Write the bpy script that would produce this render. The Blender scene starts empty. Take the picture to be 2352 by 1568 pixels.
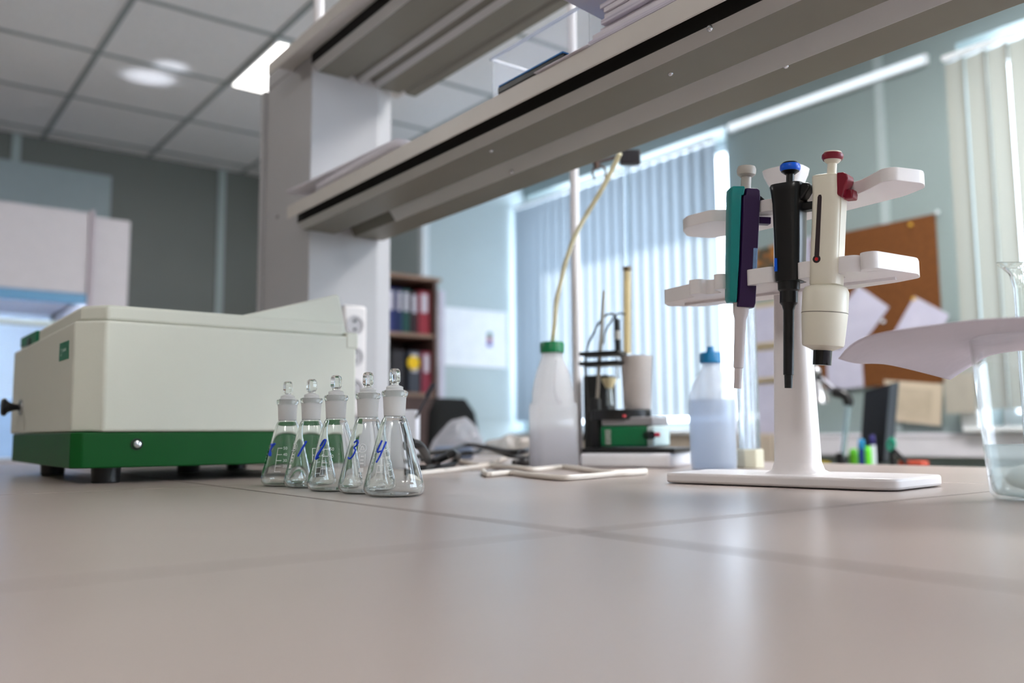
import bpy, bmesh, math, random
import numpy as np
from mathutils import Vector, Matrix
random.seed(4)
SC = bpy.context.scene
COL = SC.collection
PI = math.pi

# ------------------------------------------------------------------ camera
FPX, PITCH, ROLL, YAW = 2008.0, math.radians(6.05), math.radians(-0.45), math.radians(52.9)
CZ = 0.06                                   # camera stands 6 cm over the bench top (z = 0)
_F = Vector((math.cos(YAW), math.sin(YAW), 0)); _R = Vector((math.sin(YAW), -math.cos(YAW), 0)); _U = Vector((0, 0, 1))
_cp, _sp, _cr, _sr = math.cos(PITCH), math.sin(PITCH), math.cos(ROLL), math.sin(ROLL)
_D = _F*_sp - _U*_cp; ZF = _F*_cp + _U*_sp
XI = _R*_cr - _D*_sr; YI = _R*_sr + _D*_cr
CP = Vector((0, 0, CZ))
cam_d = bpy.data.cameras.new('camera'); cam = bpy.data.objects.new('camera', cam_d); COL.objects.link(cam)
cam_d.sensor_width = 36; cam_d.sensor_fit = 'HORIZONTAL'; cam_d.lens = FPX/2352*36
m3 = Matrix((XI, -YI, -ZF)).transposed()
cam.matrix_world = Matrix.Translation(CP) @ m3.to_4x4()
cam_d.clip_start = 0.01
cam_d.dof.use_dof = True; cam_d.dof.focus_distance = 0.93; cam_d.dof.aperture_fstop = 3.1; cam_d.dof.aperture_blades = 0
SC.camera = cam
def ray(px, py): return XI*((px-1176)/FPX) + YI*((py-784)/FPX) + ZF
def onz(px, py, z=0.0): r = ray(px, py); return CP + r*((z-CZ)/r.z)
def onx(px, py, x): r = ray(px, py); return CP + r*(x/r.x)
def ony(px, py, y): r = ray(px, py); return CP + r*(y/r.y)
def dep(px, py, d): return CP + ray(px, py)*d

# ------------------------------------------------------------------ world, sun, lamps, exposure
w = bpy.data.worlds.new('World'); SC.world = w; w.use_nodes = True
nt = w.node_tree; bg = nt.nodes['Background']
tc = nt.nodes.new('ShaderNodeTexCoord'); sx = nt.nodes.new('ShaderNodeSeparateXYZ'); rp = nt.nodes.new('ShaderNodeValToRGB')
nt.links.new(tc.outputs['Generated'], sx.inputs[0]); nt.links.new(sx.outputs['Z'], rp.inputs[0]); nt.links.new(rp.outputs[0], bg.inputs[0])
rp.color_ramp.elements[0].position = 0.0; rp.color_ramp.elements[0].color = (0.74, 0.86, 1.0, 1)
rp.color_ramp.elements[1].position = 0.7; rp.color_ramp.elements[1].color = (0.62, 0.80, 1.0, 1)
bg.inputs[1].default_value = 7.5
sun_d = bpy.data.lights.new('sun', 'SUN'); sun_d.energy = 24.0; sun_d.angle = math.radians(3.0); sun_d.color = (1, 0.97, 0.92)
sun = bpy.data.objects.new('sun', sun_d); COL.objects.link(sun)
sun.rotation_euler = Vector((-0.42, -0.27, -0.62)).to_track_quat('-Z', 'Y').to_euler()
sun.location = (6, 6, 5)
def area(name, loc, sx_, sy_, power, direction, color=(1, 1, 1), portal=False):
    d = bpy.data.lights.new(name, 'AREA'); d.shape = 'RECTANGLE'; d.size = sx_; d.size_y = sy_; d.energy = power; d.color = color
    o = bpy.data.objects.new(name, d); COL.objects.link(o); o.location = loc
    o.rotation_euler = Vector(direction).to_track_quat('-Z', 'Y').to_euler()
    if portal: d.cycles.is_portal = True
    return o
XW, ZC, YL = 3.45, 1.76, 5.48               # window wall, ceiling, far left wall
WINS = [(2.76, 4.40), (-0.10, 1.60), (-3.85, -0.55)]
for k, (a, b) in enumerate(WINS):
    area('window_portal', (XW+0.02, (a+b)/2, 0.85), b-a, 1.5, 1.0, (-1, 0, 0), portal=True)
def glint(name, src, dst, ang, power, blend):
    d = bpy.data.lights.new(name, 'SPOT'); d.energy = power; d.spot_size = math.radians(ang); d.spot_blend = blend; d.shadow_soft_size = 0.02; d.color = (0.85, 0.9, 1)
    o = bpy.data.objects.new(name, d); COL.objects.link(o); o.location = src; o.rotation_euler = (Vector(dst)-Vector(src)).to_track_quat('-Z', 'Y').to_euler()
glint('ceiling_glint_spot', (2.2, 3.9, 0.0), onz(345, 180, ZC), 6.5, 110.0, 0.9)  # spot lamps added to throw the glint patch onto the ceiling
glint('ceiling_glint_spot', (2.2, 3.9, 0.0), onz(395, 155, ZC), 4.5, 90.0, 0.9)
SC.view_settings.view_transform = 'Standard'; SC.view_settings.look = 'None'
SC.view_settings.gamma = 1.0; SC.view_settings.exposure = 0.55
SC.view_settings.use_curve_mapping = False
cy = SC.cycles
cy.max_bounces = 14; cy.transmission_bounces = 14; cy.transparent_max_bounces = 16; cy.glossy_bounces = 6; cy.diffuse_bounces = 5
cy.use_denoising = True; cy.sample_clamp_indirect = 6.0; cy.caustics_refractive = True; cy.caustics_reflective = False

# ------------------------------------------------------------------ materials
def lin(c):
    return tuple((v/12.92 if v <= 0.04045 else ((v+0.055)/1.055)**2.4) for v in (x/255 for x in c))
MATS = {}
def mat(name, rgb, rough=0.5, metal=0.0, noise=0.04, scale=20.0, bump=0.0, bscale=200.0, spec=0.5, coat=0.0, trans=0.0, ior=1.45, emit=0.0, alpha=1.0, sub=0.0, raw=False):
    if name in MATS: return MATS[name]
    m = bpy.data.materials.new(name); m.use_nodes = True; nt = m.node_tree; p = nt.nodes['Principled BSDF']
    c = rgb if raw else lin(rgb)
    tc = nt.nodes.new('ShaderNodeTexCoord')
    if noise > 0:
        n = nt.nodes.new('ShaderNodeTexNoise'); n.inputs['Scale'].default_value = scale; n.inputs['Detail'].default_value = 3
        r = nt.nodes.new('ShaderNodeValToRGB')
        r.color_ramp.elements[0].position = 0.3; r.color_ramp.elements[1].position = 0.7
        r.color_ramp.elements[0].color = tuple(v*(1-noise) for v in c)+(1,)
        r.color_ramp.elements[1].color = tuple(min(1, v*(1+noise)) for v in c)+(1,)
        nt.links.new(tc.outputs['Object'], n.inputs['Vector']); nt.links.new(n.outputs['Fac'], r.inputs[0]); nt.links.new(r.outputs[0], p.inputs['Base Color'])
    else: p.inputs['Base Color'].default_value = c+(1,)
    if bump > 0:
        n2 = nt.nodes.new('ShaderNodeTexNoise'); n2.inputs['Scale'].default_value = bscale
        b = nt.nodes.new('ShaderNodeBump'); b.inputs['Strength'].default_value = bump; b.inputs['Distance'].default_value = 0.002
        nt.links.new(tc.outputs['Object'], n2.inputs['Vector']); nt.links.new(n2.outputs['Fac'], b.inputs['Height']); nt.links.new(b.outputs[0], p.inputs['Normal'])
    p.inputs['Roughness'].default_value = rough; p.inputs['Metallic'].default_value = metal
    p.inputs['Specular IOR Level'].default_value = spec; p.inputs['Coat Weight'].default_value = coat
    p.inputs['Transmission Weight'].default_value = trans; p.inputs['IOR'].default_value = ior
    p.inputs['Alpha'].default_value = alpha
    if sub > 0: p.inputs['Subsurface Weight'].default_value = sub; p.inputs['Subsurface Radius'].default_value = (0.02, 0.02, 0.02); p.inputs['Subsurface Scale'].default_value = 0.3
    if emit > 0: p.inputs['Emission Color'].default_value = c+(1,); p.inputs['Emission Strength'].default_value = emit
    MATS[name] = m; return m
def glassmat(name, col=(1, 1, 1), rough=0.0, ior=1.47, mixt=0.0):
    if name in MATS: return MATS[name]
    m = bpy.data.materials.new(name); m.use_nodes = True; nt = m.node_tree; nt.nodes.remove(nt.nodes['Principled BSDF'])
    g = nt.nodes.new('ShaderNodeBsdfGlass'); g.inputs['Color'].default_value = tuple(col)+(1,); g.inputs['Roughness'].default_value = rough; g.inputs['IOR'].default_value = ior
    o = nt.nodes['Material Output']
    if mixt > 0:
        t = nt.nodes.new('ShaderNodeBsdfTransparent'); t.inputs[0].default_value = tuple(col)+(1,)
        x = nt.nodes.new('ShaderNodeMixShader'); x.inputs[0].default_value = mixt
        nt.links.new(g.outputs[0], x.inputs[1]); nt.links.new(t.outputs[0], x.inputs[2]); nt.links.new(x.outputs[0], o.inputs[0])
    else: nt.links.new(g.outputs[0], o.inputs[0])
    MATS[name] = m; return m
def thinfilm(name, col, opac, rough=0.15, fac=0.15, transl=0.0):
    """transparent sheet: part diffuse/translucent, part clear, a little gloss"""
    if name in MATS: return MATS[name]
    m = bpy.data.materials.new(name); m.use_nodes = True; nt = m.node_tree; nt.nodes.remove(nt.nodes['Principled BSDF']); o = nt.nodes['Material Output']
    c = lin(col)+(1,)
    t = nt.nodes.new('ShaderNodeBsdfTransparent'); d = nt.nodes.new('ShaderNodeBsdfDiffuse'); d.inputs[0].default_value = c
    tl = nt.nodes.new('ShaderNodeBsdfTranslucent'); tl.inputs[0].default_value = c
    x0 = nt.nodes.new('ShaderNodeMixShader'); x0.inputs[0].default_value = transl
    nt.links.new(d.outputs[0], x0.inputs[1]); nt.links.new(tl.outputs[0], x0.inputs[2])
    x = nt.nodes.new('ShaderNodeMixShader'); x.inputs[0].default_value = opac
    nt.links.new(t.outputs[0], x.inputs[1]); nt.links.new(x0.outputs[0], x.inputs[2])
    g = nt.nodes.new('ShaderNodeBsdfGlossy'); g.inputs['Roughness'].default_value = rough
    fr = nt.nodes.new('ShaderNodeLayerWeight'); fr.inputs[0].default_value = 0.5
    pw = nt.nodes.new('ShaderNodeMath'); pw.operation = 'POWER'; pw.inputs[1].default_value = 3.5; nt.links.new(fr.outputs['Facing'], pw.inputs[0])
    mr = nt.nodes.new('ShaderNodeMapRange'); mr.inputs['To Min'].default_value = 0.03; mr.inputs['To Max'].default_value = min(1.0, fac*4); nt.links.new(pw.outputs[0], mr.inputs[0])
    x2 = nt.nodes.new('ShaderNodeMixShader'); nt.links.new(mr.outputs[0], x2.inputs[0])
    nt.links.new(x.outputs[0], x2.inputs[1]); nt.links.new(g.outputs[0], x2.inputs[2]); nt.links.new(x2.outputs[0], o.inputs[0])
    MATS[name] = m; return m
def emis(name, rgb, s):
    if name in MATS: return MATS[name]
    m = bpy.data.materials.new(name); m.use_nodes = True; nt = m.node_tree; nt.nodes.remove(nt.nodes['Principled BSDF'])
    e = nt.nodes.new('ShaderNodeEmission'); e.inputs[0].default_value = tuple(rgb)+(1,); e.inputs[1].default_value = s
    nt.links.new(e.outputs[0], nt.nodes['Material Output'].inputs[0]); MATS[name] = m; return m
def printed(name, rgb, ink, sc=90.0, amt=0.5):
    """paper with faint rows of print"""
    if name in MATS: return MATS[name]
    m = mat(name, rgb, 0.7, noise=0.02, scale=8); nt = m.node_tree; p = nt.nodes['Principled BSDF']
    tc = nt.nodes.new('ShaderNodeTexCoord'); mp = nt.nodes.new('ShaderNodeMapping'); mp.inputs['Scale'].default_value = (1, 1, 1)
    wv = nt.nodes.new('ShaderNodeTexWave'); wv.wave_type = 'BANDS'; wv.bands_direction = 'Z'; wv.inputs['Scale'].default_value = sc; wv.inputs['Distortion'].default_value = 0.0
    no = nt.nodes.new('ShaderNodeTexNoise'); no.inputs['Scale'].default_value = 14
    mu = nt.nodes.new('ShaderNodeMath'); mu.operation = 'MULTIPLY'; r = nt.nodes.new('ShaderNodeValToRGB')
    r.color_ramp.elements[0].position = 0.33; r.color_ramp.elements[1].position = 0.5
    r.color_ramp.elements[0].color = lin(rgb)+(1,); r.color_ramp.elements[1].color = tuple(a*(1-amt)+b*amt for a, b in zip(lin(rgb), lin(ink)))+(1,)
    nt.links.new(tc.outputs['Object'], wv.inputs[0]); nt.links.new(tc.outputs['Object'], no.inputs[0])
    nt.links.new(wv.outputs['Fac'], mu.inputs[0]); nt.links.new(no.outputs['Fac'], mu.inputs[1]); nt.links.new(mu.outputs[0], r.inputs[0])
    nt.links.new(r.outputs[0], p.inputs['Base Color']); return m

def translucent(name, col, tr=0.45, rough=0.35, clear=0.2):
    m = bpy.data.materials.new(name); m.use_nodes = True; nt = m.node_tree; nt.nodes.remove(nt.nodes['Principled BSDF']); o = nt.nodes['Material Output']; c = lin(col)+(1,)
    d = nt.nodes.new('ShaderNodeBsdfDiffuse'); t = nt.nodes.new('ShaderNodeBsdfTranslucent'); x = nt.nodes.new('ShaderNodeMixShader'); x.inputs[0].default_value = tr
    d.inputs[0].default_value = c; t.inputs[0].default_value = c; nt.links.new(d.outputs[0], x.inputs[1]); nt.links.new(t.outputs[0], x.inputs[2])
    tp = nt.nodes.new('ShaderNodeBsdfTransparent'); tp.inputs[0].default_value = c; x1 = nt.nodes.new('ShaderNodeMixShader'); x1.inputs[0].default_value = clear
    nt.links.new(x.outputs[0], x1.inputs[1]); nt.links.new(tp.outputs[0], x1.inputs[2])
    g = nt.nodes.new('ShaderNodeBsdfGlossy'); g.inputs['Roughness'].default_value = rough; lw_ = nt.nodes.new('ShaderNodeLayerWeight'); lw_.inputs[0].default_value = 0.5
    pw = nt.nodes.new('ShaderNodeMath'); pw.operation = 'POWER'; pw.inputs[1].default_value = 4.0; nt.links.new(lw_.outputs['Facing'], pw.inputs[0])
    mr = nt.nodes.new('ShaderNodeMapRange'); mr.inputs['To Min'].default_value = 0.03; mr.inputs['To Max'].default_value = 0.5; nt.links.new(pw.outputs[0], mr.inputs[0])
    x2 = nt.nodes.new('ShaderNodeMixShader'); nt.links.new(mr.outputs[0], x2.inputs[0]); nt.links.new(x1.outputs[0], x2.inputs[1]); nt.links.new(g.outputs[0], x2.inputs[2])
    nt.links.new(x2.outputs[0], o.inputs[0]); MATS[name] = m; return m

# ------------------------------------------------------------------ mesh builders
class MB:
    def __init__(s): s.bm = bmesh.new()
    def box(s, a, b, M=None):
        x0, y0, z0 = a; x1, y1, z1 = b
        vs = [s.bm.verts.new(Vector(p) if M is None else M @ Vector(p)) for p in
              [(x0, y0, z0), (x1, y0, z0), (x1, y1, z0), (x0, y1, z0), (x0, y0, z1), (x1, y0, z1), (x1, y1, z1), (x0, y1, z1)]]
        for f in ((0, 3, 2, 1), (4, 5, 6, 7), (0, 1, 5, 4), (1, 2, 6, 5), (2, 3, 7, 6), (3, 0, 4, 7)): s.bm.faces.new([vs[i] for i in f])
        return s
    def prism(s, poly, A, B, W, t0, t1):
        """polygon (a,b) in the plane of A,B (unit vectors), extruded along W from t0 to t1"""
        A, B, W = Vector(A), Vector(B), Vector(W)
        l0 = [s.bm.verts.new(A*a+B*b+W*t0) for a, b in poly]; l1 = [s.bm.verts.new(A*a+B*b+W*t1) for a, b in poly]
        n = len(poly); s.bm.faces.new(l0); s.bm.faces.new(l1[::-1])
        for i in range(n): s.bm.faces.new([l0[i], l1[i], l1[(i+1) % n], l0[(i+1) % n]])
        return s
    def lathe(s, prof, n=32, c=(0, 0), M=None, cap=True, close=False):
        rings = []
        for r, z in prof:
            if r < 1e-6: ring = [s.bm.verts.new((c[0], c[1], z))]
            else: ring = [s.bm.verts.new((c[0]+r*math.cos(2*PI*i/n), c[1]+r*math.sin(2*PI*i/n), z)) for i in range(n)]
            if M is not None:
                for v in ring: v.co = M @ v.co
            rings.append(ring)
        prs = list(zip(rings[:-1], rings[1:]))
        if close: prs.append((rings[-1], rings[0]))
        for a, b in prs:
            for i in range(n):
                j = (i+1) % n
                if len(a) == 1 and len(b) == 1: continue
                if len(a) == 1: s.bm.faces.new([a[0], b[j], b[i]])
                elif len(b) == 1: s.bm.faces.new([a[i], a[j], b[0]])
                else: s.bm.faces.new([a[i], a[j], b[j], b[i]])
        if cap and not close:
            if len(rings[0]) > 1: s.bm.faces.new(rings[0][::-1])
            if len(rings[-1]) > 1: s.bm.faces.new(rings[-1])
        return s
    def cyl(s, p, q, r, n=16, r2=None):
        p, q = Vector(p), Vector(q); d = q-p; L = d.length
        M = Matrix.Translation(p) @ d.to_track_quat('Z', 'Y').to_matrix().to_4x4()
        return s.lathe([(r, 0), (r if r2 is None else r2, L)], n, M=M)
    def ball(s, c, r, n=14, sz=1.0):
        M = Matrix.Translation(Vector(c)); k = 8
        return s.lathe([(r*math.sin(PI*i/k), -r*sz*math.cos(PI*i/k)) for i in range(k+1)], n, M=M)
    def tube(s, pts, r, n=10, sub=8, radii=None):
        P = [Vector(p) for p in pts]
        if sub > 1 and len(P) > 2:
            Q = []
            for i in range(len(P)-1):
                p0 = P[max(i-1, 0)]; p1 = P[i]; p2 = P[i+1]; p3 = P[min(i+2, len(P)-1)]
                for k in range(sub):
                    t = k/sub
                    Q.append(0.5*((2*p1)+(p2-p0)*t+(2*p0-5*p1+4*p2-p3)*t*t+(3*p1-p0-3*p2+p3)*t**3))
            Q.append(P[-1]); P = Q
        T = [(P[min(i+1, len(P)-1)]-P[max(i-1, 0)]).normalized() for i in range(len(P))]
        up = Vector((0, 0, 1)) if abs(T[0].z) < 0.9 else Vector((1, 0, 0))
        N = T[0].cross(up).normalized(); rings = []
        for i, p in enumerate(P):
            N = (N - T[i]*N.dot(T[i])).normalized(); B = T[i].cross(N)
            rr = r if radii is None else radii[min(int(i/len(P)*len(radii)), len(radii)-1)]
            rings.append([s.bm.verts.new(p+N*rr*math.cos(2*PI*k/n)+B*rr*math.sin(2*PI*k/n)) for k in range(n)])
        for a, b in zip(rings[:-1], rings[1:]):
            for i in range(n): j = (i+1) % n; s.bm.faces.new([a[i], a[j], b[j], b[i]])
        s.bm.faces.new(rings[0][::-1]); s.bm.faces.new(rings[-1]); return s
    def grid(s, fn, nu, nv):
        V = [[s.bm.verts.new(fn(i/nu, j/nv)) for j in range(nv+1)] for i in range(nu+1)]
        for i in range(nu):
            for j in range(nv): s.bm.faces.new([V[i][j], V[i+1][j], V[i+1][j+1], V[i][j+1]])
        return s
    def quad(s, pts): s.bm.faces.new([s.bm.verts.new(Vector(p)) for p in pts]); return s
    def mesh(s, name, m, smooth=35):
        bmesh.ops.recalc_face_normals(s.bm, faces=s.bm.faces)
        me = bpy.data.meshes.new(name); s.bm.to_mesh(me); s.bm.free()
        if m is not None: me.materials.append(m)
        if smooth: me.shade_smooth(); me.set_sharp_from_angle(angle=math.radians(smooth))
        return me
def obj(name, mb, m, parent=None, bevel=0.0, solid=0.0, smooth=35, seg=3, kind=None):
    me = mb if isinstance(mb, bpy.types.Mesh) else None
    if me is None:
        if parent is not None and parent.get('_world'):            # geometry given in world space
            off = parent.matrix_basis.inverted()
            if parent.parent is not None: off = off @ parent.parent.matrix_basis.inverted()
            mb.bm.transform(off)
        me = mb.mesh(name, m, smooth)
    o = bpy.data.objects.new(name, me); COL.objects.link(o)
    if parent is not None: o.parent = parent; o['_world'] = parent.get('_world', 0)
    if bevel > 0:
        b = o.modifiers.new('bevel', 'BEVEL'); b.width = bevel; b.segments = seg; b.limit_method = 'ANGLE'; b.angle_limit = math.radians(40); b.harden_normals = False
    if solid > 0:
        b = o.modifiers.new('solid', 'SOLIDIFY'); b.thickness = solid; b.offset = 0
    if kind: o['kind'] = kind
    return o
def thing(name, label, cat, loc=(0, 0, 0), rotz=0.0, group=None, world=True):
    o = bpy.data.objects.new(name, None); COL.objects.link(o); o.location = loc; o.rotation_euler = (0, 0, rotz); o.empty_display_size = 0.02
    o.matrix_basis = Matrix.Translation(Vector(loc)) @ Matrix.Rotation(rotz, 4, 'Z')
    o['label'] = label; o['category'] = cat; o['_world'] = 1 if world else 0
    if group: o['group'] = group
    return o
def tag(o, label, cat, group=None):
    o['label'] = label; o['category'] = cat
    if group: o['group'] = group
    return o
def struct(name, mb, m, parent=None, bevel=0.0, smooth=35):
    o = obj(name, mb, m, parent, bevel, smooth=smooth); o['kind'] = 'structure'; return o
def text_verts(body, size, font=None):
    cu = bpy.data.curves.new('t', 'FONT'); cu.body = body; cu.size = size; cu.align_x = 'CENTER'; cu.resolution_u = 3
    o = bpy.data.objects.new('t', cu); COL.objects.link(o)
    me = o.to_mesh(); vs = [v.co.copy() for v in me.vertices]; fs = [tuple(p.vertices) for p in me.polygons]
    o.to_mesh_clear(); bpy.data.objects.remove(o); bpy.data.curves.remove(cu); return vs, fs

# common materials
M_white = mat('white_plastic', (226, 221, 222), 0.32, noise=0.015, spec=0.5)
M_black = mat('black_plastic', (18, 18, 20), 0.35, noise=0.1)
M_chrome = mat('chrome_metal', (200, 200, 205), 0.18, metal=1.0, noise=0.02)
M_paper = mat('white_paper', (216, 212, 222), 0.75, noise=0.02, scale=6)
M_glass = glassmat('clear_glass', (0.985, 0.995, 0.99))
M_frame = mat('white_frame', (228, 232, 235), 0.4, noise=0.01)

# ================================================================== STRUCTURE
M_wall = mat('grey_green_wall_panel', (112, 116, 113), 0.45, noise=0.03, scale=2.5, spec=0.4)
M_wall2 = mat('pale_wall_panel', (136, 150, 150), 0.45, noise=0.03, scale=2.5)
M_floor = mat('floor_vinyl', (192, 186, 178), 0.4, noise=0.08, scale=6)
X0, Y0R, ZFL = -3.0, -4.0, -0.9
struct('floor', MB().box((X0, Y0R, ZFL-0.05), (XW+0.3, YL+0.2, ZFL)), M_floor, smooth=0)
struct('wall_left', MB().box((X0, YL, ZFL), (XW+0.3, YL+0.15, ZC+0.1)), M_wall, smooth=0)
struct('wall_back', MB().box((X0-0.15, Y0R-0.15, ZFL), (XW+0.3, Y0R, ZC+0.1)), M_wall2, smooth=0)
struct('wall_near', MB().box((X0-0.15, Y0R, ZFL), (X0, YL+0.15, ZC+0.1)), mat('beige_near_wall', (150, 138, 124), 0.5, noise=0.03), smooth=0)
wr = MB(); SILL, WTOP = 0.075, 1.60; TH = 0.30
segs = [(Y0R, WINS[2][0]), (WINS[2][1], WINS[1][0]), (WINS[1][1], WINS[0][0]), (WINS[0][1], YL)]
for a, b in segs: wr.box((XW, a, ZFL), (XW+TH, b, ZC+0.1))
for a, b in WINS: wr.box((XW, a, ZFL), (XW+TH, b, SILL)); wr.box((XW, a, WTOP), (XW+TH, b, ZC+0.1))
struct('wall_right', wr, M_wall2, smooth=0)
struct('wall_corner_return', MB().box((2.69, 4.42, ZFL), (XW, YL, ZC)), mat('window_lit_return_panel', (178, 192, 196), 0.45, noise=0.03, scale=2.5), smooth=0)  # paint made paler to carry the window light falling on this wall
# vertical joint strips
for k, (p, hi) in enumerate([((38, 320), 1), ((510, 400), 1)]):
    q = ony(p[0], p[1], YL)
    struct('trim_%d' % (k+1), MB().box((q.x-0.022, YL-0.012, ZFL), (q.x+0.022, YL, ZC)), mat('wall_joint_strip', (165, 178, 180), 0.4, noise=0.01))
q = onx(2027, 330, XW)
struct('trim_3', MB().box((XW-0.01, q.y-0.02, 0.06), (XW, q.y+0.02, ZC)), MATS['wall_joint_strip'])
struct('trim_4', MB().box((2.655, 4.385, ZFL), (2.70, 4.425, ZC)), mat('corner_strip', (222, 230, 236), 0.4, noise=0.01))
q = [ony(255, 402, YL), ony(-60, 470, YL)]
o = struct('wall_panel', MB().box((q[1].x, YL-0.018, 0.3), (q[0].x, YL, 1.60)), mat('pale_blue_panel', (158, 172, 178), 0.45, noise=0.02))
o['label'] = 'pale grey-blue square panel on the far left wall above the fume hood'
# ceiling grid and tiles
M_tile = mat('ceiling_tile', (242, 241, 243), 0.8, noise=0.03, scale=60, bump=0.2, bscale=300)
M_grid = mat('ceiling_grid_metal', (150, 158, 160), 0.5, noise=0.02)
ceil = struct('ceiling', MB().box((X0, Y0R, ZC+0.04), (XW+0.3, YL+0.15, ZC+0.12)), M_tile, smooth=0)
DX, DY = 0.577, 0.62; XS = 0.79; YS = 3.46
tile_me = MB().box((-DX/2+0.011, -DY/2+0.011, 0.004), (DX/2-0.011, DY/2-0.011, 0.016)).mesh('tile', M_tile, 0)
bars = MB(); lamps_at = []
ix0 = math.ceil((X0-XS)/DX); ix1 = math.floor((XW-XS)/DX); iy0 = math.ceil((Y0R-YS)/DY); iy1 = math.floor((YL-YS)/DY)
for i in range(ix0, ix1+1): bars.box((XS+i*DX-0.012, Y0R, ZC), (XS+i*DX+0.012, YL, ZC+0.006))
for j in range(iy0, iy1+1):
    for i in range(ix0-1, ix1+1):
        a = max(X0, XS+i*DX+0.012); b = min(XW, XS+(i+1)*DX-0.012)
        bars.box((a, YS+j*DY-0.012, ZC), (b, YS+j*DY+0.012, ZC+0.005))
obj('ceiling_grid', bars, M_grid, ceil, smooth=0)
LAMPC = {(1, 0): ('lit white square ceiling panel lamp beside the grey shelf column', 3.0),
         (2, -4): ('lit ceiling panel lamp above the shelf unit, just outside the picture', 34.0),
         (0, -8): ('lit ceiling panel lamp behind the camera, on the left', 23.0),
         (2, -8): ('lit ceiling panel lamp behind the camera, on the window side', 23.0),
         (0, -12): ('lit ceiling panel lamp by the back wall, on the left', 30.0),
         (2, -12): ('lit ceiling panel lamp by the back wall, on the window side', 30.0),
         (-4, -7): ('lit ceiling panel lamp over the room left of the bench', 20.0),
         (-4, 0): ('lit ceiling panel lamp over the aisle in front of the fume hood', 16.0)}
for i in range(ix0, ix1):
    for j in range(iy0-1, iy1+1):
        cx, cy_ = XS+(i+0.5)*DX, YS+(j+0.5)*DY
        if (i, j) in LAMPC: lamps_at.append((cx, cy_)+LAMPC[(i, j)]); continue
        t = bpy.data.objects.new('tile', tile_me); COL.objects.link(t); t.parent = ceil
        yy0 = max(Y0R, cy_-DY/2); yy1 = min(YL, cy_+DY/2); t.location = (cx, (yy0+yy1)/2, ZC)
        if yy1-yy0 < DY-0.01: t.scale = (1, (yy1-yy0)/DY, 1)
for cx, cy_, lab_, pw_ in lamps_at:
    r = thing('ceiling_lamp', lab_, 'ceiling lamp', (cx, cy_, ZC), group='square ceiling panel lamps')
    obj('frame', MB().box((cx-0.28, cy_-0.295, ZC-0.012), (cx+0.28, cy_+0.295, ZC+0.003)), M_frame, r, bevel=0.004)
    obj('diffuser', MB().box((cx-0.268, cy_-0.283, ZC-0.016), (cx+0.268, cy_+0.283, ZC-0.0125)), emis('panel_glow_%d' % pw_, (1.0, 0.98, 0.95), pw_), r, bevel=0.001)

# windows: frames, panes, sills
M_pane = thinfilm('window_pane', (255, 255, 255), 0.0, 0.02, 0.1)
for k, (a, b) in enumerate(WINS):
    fr = MB(); x0, x1 = XW+0.20, XW+0.25
    fr.box((x0, a, SILL), (x1, b, SILL+0.05)).box((x0, a, WTOP-0.05), (x1, b, WTOP))
    mid = (a+b)/2
    for y in (a, b-0.05): fr.box((x0, y, SILL+0.05), (x1, y+0.05, WTOP-0.05))
    wf = struct('window_%d' % (k+1), fr, M_frame)
    obj('pane', MB().box((x0+0.02, a+0.05, SILL+0.05), (x0+0.026, b-0.05, WTOP-0.05)), M_pane, wf, smooth=0)
    obj('window_sill', MB().box((XW-0.10, a-0.02, SILL-0.02), (XW+0.195, b+0.02, SILL)), M_frame, wf, bevel=0.004)
# vertical blinds, slat by slat
def slatmat(name, col, tr):
    m = bpy.data.materials.new(name); m.use_nodes = True; nt = m.node_tree; nt.nodes.remove(nt.nodes['Principled BSDF']); o = nt.nodes['Material Output']
    d = nt.nodes.new('ShaderNodeBsdfDiffuse'); t = nt.nodes.new('ShaderNodeBsdfTranslucent'); x = nt.nodes.new('ShaderNodeMixShader')
    d.inputs[0].default_value = lin(col)+(1,); t.inputs[0].default_value = lin(col)+(1,); x.inputs[0].default_value = tr
    nt.links.new(d.outputs[0], x.inputs[1]); nt.links.new(t.outputs[0], x.inputs[2]); nt.links.new(x.outputs[0], o.inputs[0]); return m
M_slat = slatmat('blind_fabric', (146, 156, 165), 0.27)
M_slat2 = slatmat('blind_fabric_warm', (150, 149, 140), 0.22)
def blinds(y0, y1, label, pitch, wid, ang, M, xb=3.36):
    r = thing('vertical_blind', label, 'window blind', (xb, (y0+y1)/2, 1.5))
    obj('head_rail', MB().box((xb-0.02, y0-0.01, 1.503), (xb+0.02, y1+0.01, 1.522)), M_frame, r, bevel=0.003)
    me = MB().grid(lambda u, v: Vector((0.006*math.sin(u*PI), (u-0.5)*wid, -0.002-v*1.36)), 5, 1).mesh('slat', M, 60)
    n = int((y1-y0)/pitch)
    for i in range(n+1):
        s = bpy.data.objects.new('slat', me); COL.objects.link(s); s.parent = r
        s.location = (0, y0+0.03+i*(y1-y0-0.06)/n-(y0+y1)/2, 0)
        s.rotation_euler = (0, 0, math.radians(ang+random.uniform(-2.5, 2.5)))
    return r
blinds(WINS[0][0]+0.01, 4.385, 'pale blue-grey vertical slat blind over the left window, lit low down', 0.076, 0.088, 11, M_slat)
blinds(-0.12, 1.60, 'grey-beige vertical slat blind with bright gaps at the right picture edge', 0.080, 0.09, -17, M_slat2)
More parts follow.
